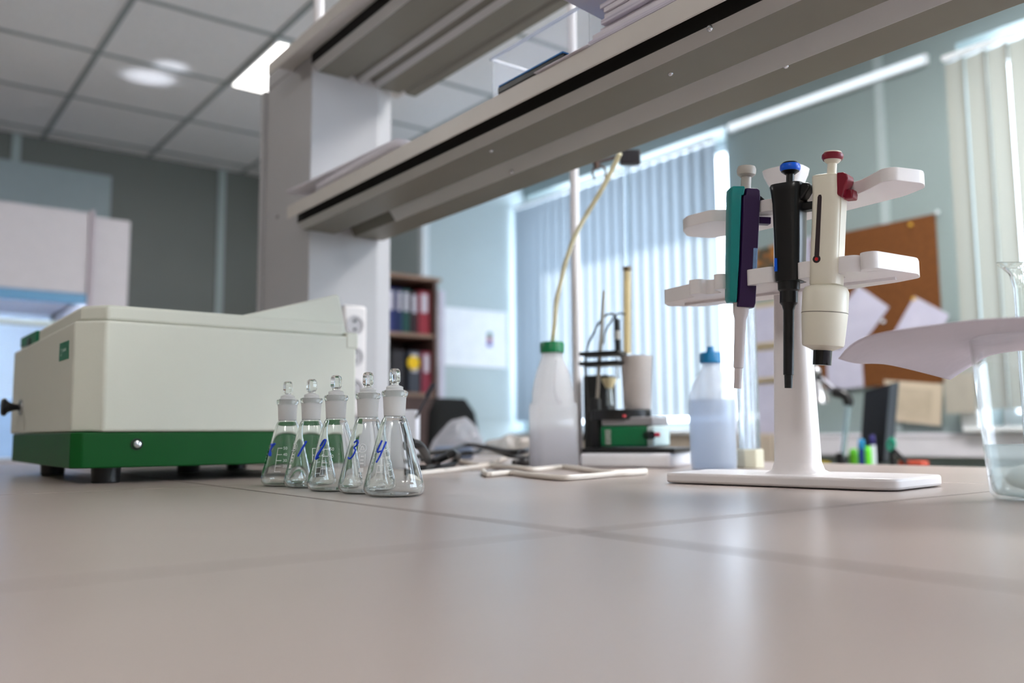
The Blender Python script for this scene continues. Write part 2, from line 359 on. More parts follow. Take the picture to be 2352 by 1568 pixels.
# glowing strip added for the band of daylight on the pier between the windows
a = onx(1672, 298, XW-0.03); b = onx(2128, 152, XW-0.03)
r = thing('glow_strip', 'long thin glowing strip added between the two windows, above the cork board', 'glowing strip', (XW-0.03, (a.y+b.y)/2, a.z))
obj('housing', MB().box((XW-0.03, b.y, a.z-0.012), (XW-0.002, a.y, a.z+0.03)), M_frame, r, bevel=0.003)  # backing of the added glowing strip
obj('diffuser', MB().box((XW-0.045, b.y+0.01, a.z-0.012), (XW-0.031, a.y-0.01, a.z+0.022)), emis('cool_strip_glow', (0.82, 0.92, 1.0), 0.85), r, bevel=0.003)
# trunking along the window wall
z1 = onx(2060, 995, XW-0.06).z; z0 = onx(2060, 1048, XW-0.06).z
o = struct('trim_5', MB().box((XW-0.06, -2.5, z0), (XW, 2.49, z1)).box((XW-0.064, -2.5, z1-0.018), (XW, 2.49, z1-0.001)), mat('white_trunking', (214, 212, 220), 0.4, noise=0.02), bevel=0.004)
struct('trim_6', MB().box((XW-0.07, 2.5, -0.30), (XW-0.001, 4.40, 0.052)), mat('beige_pipe_cover', (190, 176, 160), 0.5, noise=0.03), bevel=0.004)

# ================================================================== LAB BENCH, tile by tile
M_bench = mat('bench_tile', (166, 153, 147), 0.33, noise=0.05, scale=5, spec=0.45, bump=0.05, bscale=120)
nt = M_bench.node_tree; p = nt.nodes['Principled BSDF']
n = nt.nodes.new('ShaderNodeTexNoise'); n.inputs['Scale'].default_value = 2.6; n.inputs['Detail'].default_value = 5
rr = nt.nodes.new('ShaderNodeMapRange'); rr.inputs['To Min'].default_value = 0.23; rr.inputs['To Max'].default_value = 0.37
nt.links.new(nt.nodes['Texture Coordinate'].outputs['Object'], n.inputs[0]); nt.links.new(n.outputs['Fac'], rr.inputs[0]); nt.links.new(rr.outputs[0], p.inputs['Roughness'])
M_grout = mat('dark_grout', (66, 58, 52), 0.8, noise=0.1)
M_benchb = mat('bench_carcass', (176, 170, 164), 0.5, noise=0.02)
XB0, XB1, YB0, YB1 = -0.96, 1.50, -0.90, 2.35
bench = thing('lab_bench', 'grey-brown tiled laboratory bench top filling the foreground', 'lab bench', (0.3, 0.7, ZFL))
obj('carcass', MB().box((XB0+0.05, YB0+0.05, ZFL), (XB1-0.05, YB1-0.05, -0.035)), M_benchb, bench, smooth=0)
obj('grout_bed', MB().box((XB0, YB0, -0.035), (XB1, YB1, -0.0006)), M_grout, bench, smooth=0)
seamx = [-0.96, -0.302, 0.363, 1.028, 1.5]; seamy = [-0.90, -0.25, 0.415, 1.08, 1.745, 2.35]; G = 0.0022
for i in range(4):
    for j in range(5):
        obj('tile', MB().box((seamx[i]+G, seamy[j]+G, -0.0006), (seamx[i+1]-G, seamy[j+1]-G, 0)), M_bench, bench, bevel=0.0004, seg=1)

# ================================================================== SHELF RACK OVER THE BENCH
M_steel = mat('grey_painted_steel', (116, 113, 104), 0.42, noise=0.02, scale=12, spec=0.4)
M_colum = mat('light_grey_column', (178, 177, 181), 0.4, noise=0.015, scale=8)
M_board = mat('shelf_board_white', (205, 200, 196), 0.4, noise=0.02)
YE = 1.68
rack = thing('bench_shelf_unit', 'grey steel two-shelf unit on a wide column over the bench', 'shelf unit', (0.85, 1.8, 0))
obj('column', MB().prism([(0.742, 1.68), (0.902, 1.68), (0.965, 1.735), (0.965, 1.93), (0.742, 1.93)], (1, 0, 0), (0, 1, 0), (0, 0, 1), 0.0, 0.867), M_colum, rack, bevel=0.003)
obj('column_cap', MB().box((0.742, 1.796, 0.8675), (0.965, 1.93, 0.905)), M_colum, rack, bevel=0.003)
obj('column_flange', MB().box((0.733, 1.925, 0), (0.80, 1.945, 0.867)), M_colum, rack, bevel=0.004)
YN = -0.75
def frame_profile(zb, zt, x):
    """bent steel under-frame: front wall, bevel, flat, deep groove with a steep light flank, rear flat"""
    return [(x[0], zt), (x[0], zb+0.012), (x[1], zb), (x[2], zb), (x[3], zb+0.024), (x[4], zb+0.024), (x[5], zb), (x[6], zb), (x[6], zt)]
ZS1 = 0.485
sh1 = obj('lower_shelf', MB().box((0.697, YN, 0.5265), (0.925, YE, 0.529)), M_board, rack)
obj('shelf_frame', MB().prism(frame_profile(ZS1, 0.526, (0.720, 0.727, 0.800, 0.812, 0.834, 0.846, 0.915)), (1, 0, 0), (0, 0, 1), (0, 1, 0), YN, YE), M_steel, sh1, bevel=0.0015)
obj('shelf_lip', MB().box((0.6935, YN, 0.5025), (0.6968, YE, 0.529)), M_board, sh1, bevel=0.0008)
M_strip = mat('pale_grey_strip', (196, 196, 196), 0.3, noise=0.02, scale=6); M_gap = mat('gap_shade_black', (14, 13, 10), 0.8, noise=0.0)
obj('gap_shade_strip', MB().box((0.7165, YN, ZS1+0.0125), (0.7195, YE, 0.526)), M_gap, sh1)  # black strip puts the shade of the gap behind the lip into colour
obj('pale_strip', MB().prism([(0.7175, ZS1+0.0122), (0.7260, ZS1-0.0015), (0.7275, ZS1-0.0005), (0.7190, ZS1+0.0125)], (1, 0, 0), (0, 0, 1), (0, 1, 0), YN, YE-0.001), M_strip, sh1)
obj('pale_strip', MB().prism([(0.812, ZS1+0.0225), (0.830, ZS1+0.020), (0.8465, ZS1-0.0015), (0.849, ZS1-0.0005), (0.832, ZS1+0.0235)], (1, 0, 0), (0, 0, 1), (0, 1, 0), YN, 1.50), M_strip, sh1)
rb = MB()
for px, py in [(1630, 65), (1805, 151), (1540, 168)]: rb.ball(onz(px, py, 0.4855), 0.0035, 10)
for px, py in [(1128, 345), (1175, 393)]: rb.ball(onz(px, py, 0.4855), 0.0035, 10)
for b_ in (0, 1, 2):
    pass
obj('screw', rb, M_chrome, sh1)
z2 = 0.845
sh2 = obj('upper_shelf', MB().box((0.692, YN, z2+0.0235), (1.012, 1.79, z2+0.026)), M_board, rack)
zf = z2-0.012
obj('shelf_frame', MB().prism([(0.745, z2+0.023), (0.745, zf+0.012), (0.756, zf), (0.826, zf), (0.832, zf+0.010), (0.846, zf+0.010), (0.858, zf-0.002), (0.866, zf+0.004), (0.874, zf+0.012), (0.884, zf+0.012), (0.898, zf-0.002), (0.955, zf-0.002), (0.960, zf+0.006), (0.968, zf+0.006), (0.974, zf), (0.997, zf), (0.997, z2+0.023)], (1, 0, 0), (0, 0, 1), (0, 1, 0), YN, YE), M_steel, sh2, bevel=0.001)
obj('shelf_lip', MB().box((0.6885, YN, z2), (0.6915, 1.79, z2+0.026)), M_board, sh2, bevel=0.0008)
obj('gap_shade_strip', MB().box((0.7410, YN, zf+0.0125), (0.7445, YE-0.001, z2+0.023)), M_gap, sh2)  # shade behind the upper lip, painted as a black strip
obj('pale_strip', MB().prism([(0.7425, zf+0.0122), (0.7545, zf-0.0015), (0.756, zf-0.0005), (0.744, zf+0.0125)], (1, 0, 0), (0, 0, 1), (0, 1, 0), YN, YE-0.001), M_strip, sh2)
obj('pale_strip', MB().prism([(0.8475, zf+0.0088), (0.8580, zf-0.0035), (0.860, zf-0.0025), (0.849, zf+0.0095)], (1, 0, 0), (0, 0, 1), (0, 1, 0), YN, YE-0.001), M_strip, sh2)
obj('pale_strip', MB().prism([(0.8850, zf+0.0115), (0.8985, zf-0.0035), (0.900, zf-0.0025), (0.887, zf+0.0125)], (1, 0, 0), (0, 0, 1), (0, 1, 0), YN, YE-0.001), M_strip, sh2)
p = onx(638, 497, 0.742)
obj('bolt', MB().lathe([(0.0055, 0), (0.0055, 0.002), (0.003, 0.004), (0, 0.0045)], 14, M=Matrix.Translation((0.742, p.y, p.z)) @ Matrix.Rotation(-PI/2, 4, 'Y')), M_chrome, rack)
# second column of the unit behind the camera carries the near ends
obj('column', MB().prism([(0.742, -0.95), (0.965, -0.95), (0.965, -0.752), (0.742, -0.752)], (1, 0, 0), (0, 1, 0), (0, 0, 1), 0.0, 0.867), M_colum, rack, bevel=0.003)
# socket block on the column
so = thing('wall_socket', 'white power socket block on the column behind the beige instrument', 'power socket', (0.84, YE, 0.25))
obj('plate', MB().box((0.816, YE-0.014, 0.10), (0.872, YE-0.0005, 0.335)), M_white, so, bevel=0.008)
for z in (0.292, 0.225, 0.158):
    q = MB().lathe([(0.019, 0), (0.021, 0.002), (0.021, 0.0035), (0.017, 0.0035), (0.0165, 0.001)], 24, M=Matrix.Translation((0.842, YE-0.0145, z)) @ Matrix.Rotation(PI/2, 4, 'X'))
    s_ = obj('socket', q, mat('socket_grey', (190, 186, 190), 0.4), so)
    h = MB()
    for dz in (-0.009, 0.009): h.cyl((0.842, YE-0.0155, z+dz), (0.842, YE-0.0195, z+dz), 0.0028, 10)
    obj('pin_hole', h, M_black, s_)
# white poles: one on the top shelf, one behind the shelves
p = dep(716, 62, 1.74)
tag(obj('white_pole', MB().cyl((0.72, 1.60, z2+0.026), (0.72, 1.60, ZC), 0.0105, 20), mat('pole_white', (238, 234, 238), 0.35, noise=0.01)), 'white vertical pole standing on the end of the top shelf', 'pole')
p = dep(1326, 860, 1.80)
tag(obj('white_pole', MB().cyl((p.x, p.y, 0.0), (p.x-0.0, p.y, ZC), 0.0092, 20), MATS['pole_white']), 'long white vertical pole behind the milk-shaped bottle, passing behind both shelves', 'pole')

exec_parts = []
# ================================================================== BEIGE/GREEN INSTRUMENT
M_body = mat('beige_body_shell', (206, 207, 196), 0.5, noise=0.012, scale=4, bump=0.06, bscale=900)
M_green = mat('green_base_paint', (0, 76, 26), 0.42, noise=0.03, spec=0.3)
M_label = mat('green_label', (10, 110, 78), 0.4, noise=0.03)
YF = 1.225; ZG = 0.0205
P0 = ony(235, 1000, YF); xr = ony(818, 850, YF).x; zb = ony(400, 991, YF).z; zt = ony(235, 697, YF).z; zl = ony(300, 738, YF).z
k_ = onx(160, 990, 0).y if False else None
gx = ony(163, 1078, YF).x
r160 = ray(160, 990); rt = r160.x/r160.y
xl = rt*(YF+P0.x)/(1+rt); yc = xl/rt
YR = onx(25, 965, xl).y
ins = thing('spectrophotometer', 'beige boxy laboratory instrument with green base on black feet', 'lab instrument', ((xl+xr)/2, (YF+YR)/2, 0))
UX, UY, UZ = (1, 0, 0), (0, 1, 0), (0, 0, 1)
obj('housing', MB().prism([(P0.x, YF), (xr, YF), (xr, YR), (xl, YR), (xl, yc)], UX, UY, UZ, zb, zl), M_body, ins, bevel=0.0035)
o = obj('top_cover', MB().prism([(P0.x+0.001, YF+0.003), (xr-0.02, YF+0.003), (xr-0.02, YR-0.012), (xl+0.008, YR-0.012), (xl+0.008, yc+0.004)], UX, UY, UZ, zl, zt), M_body, ins, bevel=0.004)
a = ony(548, 716, YF+0.02); b = ony(772, 678, YF+0.02); c = ony(786, 742, YF+0.02)
obj('sample_lid', MB().prism([(a.x-0.02, zt-0.006), (b.x-0.004, b.z), (b.x+0.002, b.z-0.001), (c.x+0.004, zl+0.004), (c.x+0.004, zl), (a.x-0.02, zl)], UX, UZ, UY, YF+0.012, YF+0.32), M_body, ins, bevel=0.003)
obj('rear_strip', MB().box((xr-0.018, YF-0.0008, zl-0.02), (xr+0.003, YR-0.02, zl+0.006)), M_body, ins, bevel=0.003)
gr = obj('base', MB().prism([(gx+0.012, YF+0.002), (xr-0.01, YF+0.002), (xr-0.01, YR-0.05), (gx, YR-0.05), (gx, YF+0.014)], UX, UY, UZ, ZG, zb-0.0005), M_green, ins, bevel=0.002)
p = ony(315, 1020, YF)
obj('bolt', MB().lathe([(0.0062, 0), (0.0062, 0.0015), (0.0045, 0.004), (0.0015, 0.005), (0, 0.005)], 18, M=Matrix.Translation((p.x, YF+0.0015, p.z)) @ Matrix.Rotation(PI/2, 4, 'X')), M_chrome, gr)
obj('washer', MB().lathe([(0.0075, 0), (0.0075, 0.001), (0, 0.001)], 20, M=Matrix.Translation((p.x, YF+0.0018, p.z)) @ Matrix.Rotation(PI/2, 4, 'X')), M_black, gr)
for fx, fy in [(0.277, 1.266), (xl+0.04, 1.60), (xr-0.05, 1.266), (xr-0.05, 1.60), ((xl+xr)/2+0.03, 1.50)]:
    obj('foot', MB().lathe([(0.016, 0), (0.0175, 0.001), (0.0185, ZG)], 24, c=(fx, fy)), M_black, ins)
# badge on the left end, green grip, black pull knob
def onleft(px, py, dx=0.0): return onx(px, py, xl+dx)
q = [onleft(*p, -0.0006) for p in [(137, 789), (158, 781), (157, 823), (135, 830)]]
q2 = [v+Vector((0.002, 0, 0)) for v in q]
mb = MB(); vs = [mb.bm.verts.new(v) for v in q+q2]
for f in ((0, 1, 2, 3), (7, 6, 5, 4), (0, 4, 5, 1), (1, 5, 6, 2), (2, 6, 7, 3), (3, 7, 4, 0)): mb.bm.faces.new([vs[i] for i in f])
bd = obj('badge', mb, M_label, ins)
cy0 = sum(v.y for v in q)/4; cz0 = sum(v.z for v in q)/4
mk = MB()
for k in range(14):
    a0, a1 = 2*PI*k/14, 2*PI*(k+1)/14
    if k in (0, 13): continue
    R0, R1, yc_, zc_ = 0.0052, 0.0042, cy0+0.016, cz0-0.001
    mk.quad([(xl-0.0009, yc_+R0*math.cos(a0), zc_+R0*math.sin(a0)), (xl-0.0009, yc_+R0*math.cos(a1), zc_+R0*math.sin(a1)), (xl-0.0009, yc_+R1*math.cos(a1), zc_+R1*math.sin(a1)), (xl-0.0009, yc_+R1*math.cos(a0), zc_+R1*math.sin(a0))])
for k in range(5):
    y = cy0+0.006-k*0.0048; mk.quad([(xl-0.0009, y, cz0-0.001), (xl-0.0009, y-0.0032, cz0-0.001), (xl-0.0009, y-0.0032, cz0+0.003), (xl-0.0009, y, cz0+0.003)])
obj('mark', mk, mat('pale_print', (190, 215, 205), 0.5, noise=0), bd, smooth=0)
a = onleft(88, 757, 0.006); b = onleft(51, 797, 0.006)
gp = obj('grip', MB().prism([(a.y, a.z-0.001), (b.y, b.z+0.016), (b.y, b.z), (a.y, a.z-0.022)], UY, UZ, UX, xl+0.003, xl+0.03), M_label, ins, bevel=0.002)
c = onleft(67, 785, 0.003)
obj('slot', MB().box((xl+0.0015, c.y-0.016, c.z-0.006), (xl+0.006, c.y+0.016, c.z+0.006)), M_black, gp, bevel=0.002)
p = onleft(50, 935)
Mk = Matrix.Translation((xl, p.y, p.z)) @ Matrix.Rotation(-PI/2, 4, 'Y')
kn = obj('pull_knob', MB().lathe([(0.005, 0.004), (0.006, 0.012), (0.009, 0.019), (0.0145, 0.024), (0.0145, 0.028), (0.012, 0.030), (0, 0.030)], 24, M=Mk), M_black, ins)
obj('knob_collar', MB().lathe([(0.013, 0), (0.013, 0.003), (0.007, 0.005), (0, 0.005)], 24, M=Mk), M_chrome, kn)

# ================================================================== FLASKS
M_frost = None
def frostmat():
    m = bpy.data.materials.new('ground_glass_joint'); m.use_nodes = True; nt = m.node_tree; nt.nodes.remove(nt.nodes['Principled BSDF']); o = nt.nodes['Material Output']
    g = nt.nodes.new('ShaderNodeBsdfGlass'); g.inputs['Roughness'].default_value = 0.6; g.inputs['IOR'].default_value = 1.2; g.inputs[0].default_value = (0.95, 0.95, 0.96, 1)
    d = nt.nodes.new('ShaderNodeBsdfDiffuse'); d.inputs[0].default_value = (0.88, 0.88, 0.88, 1); t = nt.nodes.new('ShaderNodeBsdfTranslucent'); t.inputs[0].default_value = (0.95, 0.95, 0.95, 1)
    x = nt.nodes.new('ShaderNodeMixShader'); x.inputs[0].default_value = 0.5; nt.links.new(d.outputs[0], x.inputs[1]); nt.links.new(t.outputs[0], x.inputs[2])
    y = nt.nodes.new('ShaderNodeMixShader'); y.inputs[0].default_value = 0.88; nt.links.new(g.outputs[0], y.inputs[1]); nt.links.new(x.outputs[0], y.inputs[2]); nt.links.new(y.outputs[0], o.inputs[0]); return m
M_frost = frostmat()
M_print = mat('white_enamel_print', (235, 238, 240), 0.5, noise=0)
M_ink = mat('blue_marker_ink', (6, 62, 205), 0.45, noise=0.05)
OUT = [(0, 0.0006), (0.018, 0), (0.0245, 0.0006), (0.0282, 0.003), (0.0300, 0.0068), (0.0300, 0.0098), (0.0285, 0.0165), (0.0165, 0.062), (0.0142, 0.0705), (0.0124, 0.0755), (0.0106, 0.0782), (0.0106, 0.082), (0.0114, 0.0965), (0.0120, 0.0985), (0.0130, 0.0998), (0.0130, 0.1032), (0.0118, 0.1042)]
INN = [(0.0108, 0.1040), (0.0106, 0.0965), (0.0099, 0.082), (0.0097, 0.0790), (0.0110, 0.0748), (0.0128, 0.0698), (0.0152, 0.0615), (0.0272, 0.0162), (0.0287, 0.0098), (0.0286, 0.007), (0.0270, 0.0038), (0.0240, 0.0018), (0.018, 0.0014), (0, 0.0018)]
def cone_r(z):
    pr = OUT
    for (r0, z0), (r1, z1) in zip(pr[4:-1], pr[5:]):
        if z0 <= z <= z1: return r0+(r1-r0)*(z-z0)/(z1-z0+1e-9)
    return 0.0106
def on_cone(ang, z, off=0.00025):
    r = cone_r(z)+off; return Vector((r*math.cos(ang), r*math.sin(ang), z))
def make_flask(loc, label, mark, print_ang, mark_ang, group='stoppered flasks in a row'):
    """angles are measured from the direction towards the camera, positive to the picture's left"""
    base = math.atan2(-loc[1], -loc[0])
    r = thing('conical_flask', label, 'flask', loc, world=False, group=group)
    obj('glass_body', MB().lathe(OUT[:11]+[(0.0106, 0.0790)]+INN[3:], 64, cap=False), M_glass, r, smooth=50)
    nk = obj('ground_neck', MB().lathe([(0.0098, 0.0791), (0.0107, 0.0791), (0.0108, 0.082), (0.0116, 0.0965), (0.0119, 0.0980), (0.0108, 0.0980)], 48, cap=False, close=True), M_frost, r, smooth=50)
    obj('rim', MB().lathe([(0.0108, 0.0981), (0.0121, 0.0981), (0.0131, 0.0996), (0.0132, 0.1028), (0.0124, 0.1040), (0.0110, 0.1042)], 48, cap=False, close=True), M_glass, nk, smooth=60)
    st = obj('stopper', MB().lathe([(0, 0.0800), (0.0090, 0.0802), (0.0095, 0.0825), (0.0102, 0.0965), (0.0105, 0.1046), (0.0086, 0.1052), (0.0085, 0.1080), (0.0068, 0.1090), (0.0046, 0.1095), (0.0042, 0.1104), (0, 0.1106)], 40), M_frost, r)
    fn = MB(); Mr = Matrix.Rotation(random.uniform(0, 1), 4, 'Z')
    fn.lathe([(0, 0.1102), (0.0042, 0.1102), (0.0044, 0.1116), (0.0060, 0.1132), (0.0065, 0.1145), (0.0064, 0.1228), (0.0054, 0.1252), (0.0034, 0.1264), (0, 0.1267)], 6, M=Mr)
    obj('finial', fn, M_glass, st, bevel=0.0006, seg=2, smooth=25)
    # white enamel scale
    pm = MB()
    def strip(a0, z0, a1, z1, wdt):
        A = on_cone(a0, z0); B = on_cone(a1, z1); L = (B-A).length; n_ = max(1, int(L/0.002)); 
        dn = Vector((-(z1-z0), 0, 0)); pts = []
        for i in range(n_+1):
            t = i/n_; a_ = a0+(a1-a0)*t; z_ = z0+(z1-z0)*t; rr_ = cone_r(z_)
            ux = (a1-a0)*rr_; uz = (z1-z0); l = math.hypot(ux, uz)+1e-9
            pa = -uz/l*wdt/2/rr_; pz = ux/l*wdt/2
            pts.append((on_cone(a_+pa, z_+pz), on_cone(a_-pa, z_-pz)))
        for (p0, p1), (q0, q1) in zip(pts[:-1], pts[1:]): pm.quad([p0, p1, q1, q0])
    A0 = base+print_ang
    for i, z in enumerate([0.018, 0.0245, 0.031, 0.038, 0.0455]): strip(A0-0.02, z, A0+0.26, z, 0.0006)
    strip(A0, 0.018, A0, 0.0455, 0.0006)
    for i, tx in enumerate(['20', '30', '40', '50']):
        vs, fs = text_verts(tx, 0.0048); z = [0.0245, 0.031, 0.038, 0.0455][i]; rr_ = cone_r(z)
        bv = [pm.bm.verts.new(on_cone(A0+0.42+v.x/rr_*1, z-0.0016+v.y)) for v in [Vector((-v.x, v.y, 0)) if False else v for v in vs]]
        for f in fs: pm.bm.faces.new([bv[k] for k in f])
    A1 = base+print_ang-1.15                     # logo column: circle with a flask sign, text bars, square
    for c_, rad in ((A1, 0.0042), (A1-0.26, 0.0042)):
        for k in range(18):
            t0, t1 = 2*PI*k/18, 2*PI*(k+1)/18; z = 0.047; rr_ = cone_r(z)
            strip(c_+rad*math.cos(t0)/rr_, z+rad*math.sin(t0), c_+rad*math.cos(t1)/rr_, z+rad*math.sin(t1), 0.0006)
    strip(A1-0.1, 0.0455, A1, 0.0495, 0.0006); strip(A1+0.1, 0.0455, A1, 0.0495, 0.0006); strip(A1-0.1, 0.0455, A1+0.1, 0.0455, 0.0006)
    strip(A1-0.12, 0.029, A1-0.12, 0.041, 0.0006); strip(A1+0.16, 0.029, A1+0.16, 0.041, 0.0006)
    for z in (0.0315, 0.035, 0.0385): strip(A1-0.05, z, A1+0.10, z, 0.0012)
    for z in (0.0235, 0.0245, 0.0255, 0.0265): strip(A1-0.08, z, A1+0.10, z, 0.0011)
    vs, fs = text_verts('TC', 0.0042); bv = [pm.bm.verts.new(on_cone(A1+v.x/0.027, 0.0178+v.y)) for v in vs]
    for f in fs: pm.bm.faces.new([bv[k] for k in f])
    vs, fs = text_verts('ГОСТ', 0.0030); bv = [pm.bm.verts.new(on_cone(A1+v.x/0.027, 0.0128+v.y)) for v in vs]
    for f in fs: pm.bm.faces.new([bv[k] for k in f])
    obj('printed_scale', pm, M_print, r, smooth=0)
    ink = MB(); am = base+mark_ang
    for stroke in mark:
        pts = [on_cone(am+u*0.0012/cone_r(0.045+v*0.00125), 0.045+v*0.00125, 0.0003) for u, v in stroke]
        ink.tube(pts, 0.00095, 6, 4)
    obj('marker_number', ink, M_ink, r)
    return r
MK = {'x': [[(-3, -6), (-1, 0), (3, 5)], [(-4, 4), (-1, 3), (2, 5)], [(-1, 5), (-2, -2), (-1, -7)], [(-3, -2), (0, -4), (1, -7)]],
      '1': [[(-3, -7), (0, 0), (4, 7)], [(-2, -6), (1, 1), (4, 7)], [(4, 7), (2, 6)]],
      '2': [[(-1, 3), (2, 8), (4, 8), (3, 3), (-1, -4), (-4, -7), (-3, -8), (0, -6)], [(-4, -7), (-2, -3), (2, 2), (4, 7)]],
      '3': [[(-1, 6), (2, 8), (3, 5), (0, 2), (2, 0), (0, -5), (-3, -7), (-5, -6)]],
      '4': [[(1, 8), (-1, 3), (-2, -1), (3, 0)], [(5, 7), (3, 0), (1, -6), (-1, -9)]]}
FL = [((657, 1118), 'rear flask of the row, farthest left, with a blue cross mark', 'x', 0.5, 0.95),
      ((712, 1122), 'second stoppered flask from the left with a blue stroke and white scale', '1', -0.1, 0.5),
      ((769, 1130), 'middle stoppered flask of the five with blue handwritten 2', '2', 0.6, 0.85),
      ((843, 1136), 'fourth stoppered flask from the left with blue handwritten 3', '3', -0.9, 0.72),
      ((905, 1143), 'front and nearest stoppered flask with blue handwritten 4', '4', 0.7, 0.75)]
for (px, py), lab, mk_, pa, ma in FL:
    p = onz(px, py, 0); d = Vector((p.x, p.y, 0)).normalized()*0.026
    make_flask((p.x+d.x, p.y+d.y, 0.0), lab, MK[mk_], -pa+0.0, -ma)

# ================================================================== PIPETTE STAND
SD, SN = Vector((0.191, -0.982, 0)).normalized(), Vector((0.982, 0.191, 0)).normalized()
SCN = Vector((0.915, 0.625, 0))
def sl(s, t, z): return SCN+SD*s+SN*t+Vector((0, 0, z))
def ont(px, py, t): r = ray(px, py); k = (t-(CP-SCN).dot(SN))/r.dot(SN); return CP+r*k
stand = thing('pipette_stand', 'white plastic pipette stand with two scalloped arms on a flat base', 'pipette stand', sl(0, -0.045, 0))
def splane(mb, poly, z0, z1):
    l0 = [mb.bm.verts.new(sl(s, t, z0)) for s, t in poly]; l1 = [mb.bm.verts.new(sl(s, t, z1)) for s, t in poly]
    n_ = len(poly); mb.bm.faces.new(l0); mb.bm.faces.new(l1[::-1])
    for i in range(n_): mb.bm.faces.new([l0[i], l1[i], l1[(i+1) % n_], l0[(i+1) % n_]])
    return mb
def rounded(pts, rad, k=4):
    out = []; n_ = len(pts)
    for i in range(n_):
        p0, p1, p2 = Vector(pts[i-1]), Vector(pts[i]), Vector(pts[(i+1) % n_])
        a = (p0-p1); b = (p2-p1); ra = min(rad, a.length*0.45, b.length*0.45); a = p1+a.normalized()*ra; b = p1+b.normalized()*ra
        for j in range(k+1):
            t = j/k; out.append(tuple(a*(1-t)**2+p1*2*t*(1-t)+b*t*t))
    return out
bp = rounded([(-0.134, -0.107), (0.120, -0.114), (0.136, -0.104), (0.146, 0.008), (0.125, 0.022), (-0.12, 0.022), (-0.142, 0.008)], 0.009)
obj('base', splane(MB(), bp, 0.0010, 0.0128), M_white, stand, bevel=0.003, seg=3)
# column, flaring into the base
cm = MB(); rings = []
for z, wh, th in [(0.0100, 0.047, 0.034), (0.0125, 0.036, 0.028), (0.017, 0.0275, 0.023), (0.026, 0.0245, 0.0205), (0.06, 0.0235, 0.0195), (0.15, 0.0205, 0.018), (0.25, 0.0165, 0.016), (0.335, 0.0140, 0.0145), (0.348, 0.0170, 0.0170), (0.362, 0.0235, 0.0210), (0.369, 0.0250, 0.0225), (0.3695, 0.0235, 0.021), (0.355, 0.013, 0.013)]:
    ring = []
    for k in range(28):
        a = 2*PI*k/28; ca, sa = math.cos(a), math.sin(a)
        ex = 0.62; ring.append(cm.bm.verts.new(sl(0.006+math.copysign(abs(ca)**ex, ca)*wh*1.0+0.00*z, -0.045+math.copysign(abs(sa)**ex, sa)*th, z)))
    rings.append(ring)
for a, b in zip(rings[:-1], rings[1:]):
    for i in range(28): cm.bm.faces.new([a[i], a[(i+1) % 28], b[(i+1) % 28], b[i]])
cm.bm.faces.new(rings[0]); cm.bm.faces.new(rings[-1])
obj('column', cm, M_white, stand, smooth=60)
TP = -0.128                                    # plane of the pipettes, in front of the arms
def s_at(px, py, t=TP): return (ont(px, py, t)-SCN).dot(SD)
S1, S2, S3 = s_at(1688, 665), s_at(1812, 640), s_at(1893, 620)
# lower arm: front fingers with slots at the pipettes
zlo = 0.2205
def arm(front, back, z0, z1): return splane(MB(), rounded(front+back, 0.006, 3), z0, z1)
q = lambda px, py: s_at(px, py, -0.135)
e = [q(1530, 690), q(1570, 690), q(1600, 690), q(1643, 680), q(1668, 680), q(1718, 660), q(1780, 650), q(1834, 640), q(1869, 630), q(1924, 625), q(2024, 612)]
fr_ = -0.140; bk = -0.108
front = [(-0.150, -0.062), (-0.140, -0.088), (e[1], -0.108), (e[1]+0.002, -0.128), (e[2], -0.128), (e[2]+0.003, -0.112), (e[3]-0.003, -0.112), (e[3], fr_), (e[4], fr_), (e[4]+0.001, bk), (e[5]-0.001, bk), (e[5], fr_), (e[6], fr_), (e[6]+0.001, bk), (e[7]-0.001, bk), (e[7], fr_), (e[8], fr_), (e[8]+0.001, bk), (e[9]-0.001, bk), (e[9], fr_), (e[9]+0.018, fr_), (e[9]+0.026, -0.126), (e[9]+0.045, -0.124), (e[10]-0.022, -0.130), (e[10]-0.016, fr_-0.006), (e[10]-0.002, fr_-0.006), (0.158, -0.078), (0.152, -0.052)]
back = [(0.125, -0.040), (0.05, -0.028), (-0.04, -0.022), (-0.12, -0.030)]
ar = obj('lower_arm', arm(front, back, zlo, zlo+0.017), M_white, stand, bevel=0.0018, seg=3)
obj('rib', splane(MB(), [(-0.12, -0.072), (0.135, -0.078), (0.135, -0.074), (-0.12, -0.068)], zlo-0.003, zlo+0.001), M_white, ar)
zup = 0.3030
g = lambda px, py: s_at(px, py, -0.13)
ft = [(-0.112, -0.075), (-0.100, -0.106), (-0.085, -0.120), (S1-0.028, -0.126), (S1-0.012, -0.112), (S1+0.012, -0.112), (S1+0.024, -0.124), (S2-0.020, -0.124), (S2-0.008, -0.112), (S2+0.012, -0.112), (S2+0.022, -0.124), (S3-0.016, -0.124), (S3-0.008, -0.112), (S3+0.014, -0.112), (S3+0.028, -0.128), (0.088, -0.132), (0.098, -0.124), (0.118, -0.124), (0.136, -0.138), (0.152, -0.152), (0.163, -0.150), (0.180, -0.118), (0.176, -0.100)]
bt = [(0.150, -0.082), (0.05, -0.055), (-0.04, -0.040), (-0.095, -0.045)]
obj('upper_arm', arm(ft, bt, zup, zup+0.0135), M_white, stand, bevel=0.0025, seg=3)
# faint red lettering on the base (illegible in the photograph) as a row of thin strokes
tx = MB(); p = onz(1745, 1078, 0.012)
s0 = (p-SCN).dot(SD); 
for k in range(9):
    s_ = s0+k*0.0048; tx.quad([sl(s_, -0.088, 0.01195), sl(s_+0.003, -0.088, 0.01195), sl(s_+0.0034, -0.082, 0.01195), sl(s_+0.0004, -0.082, 0.01195)])
obj('base_lettering', tx, mat('dark_red_print', (140, 40, 50), 0.5, noise=0), stand, smooth=0)

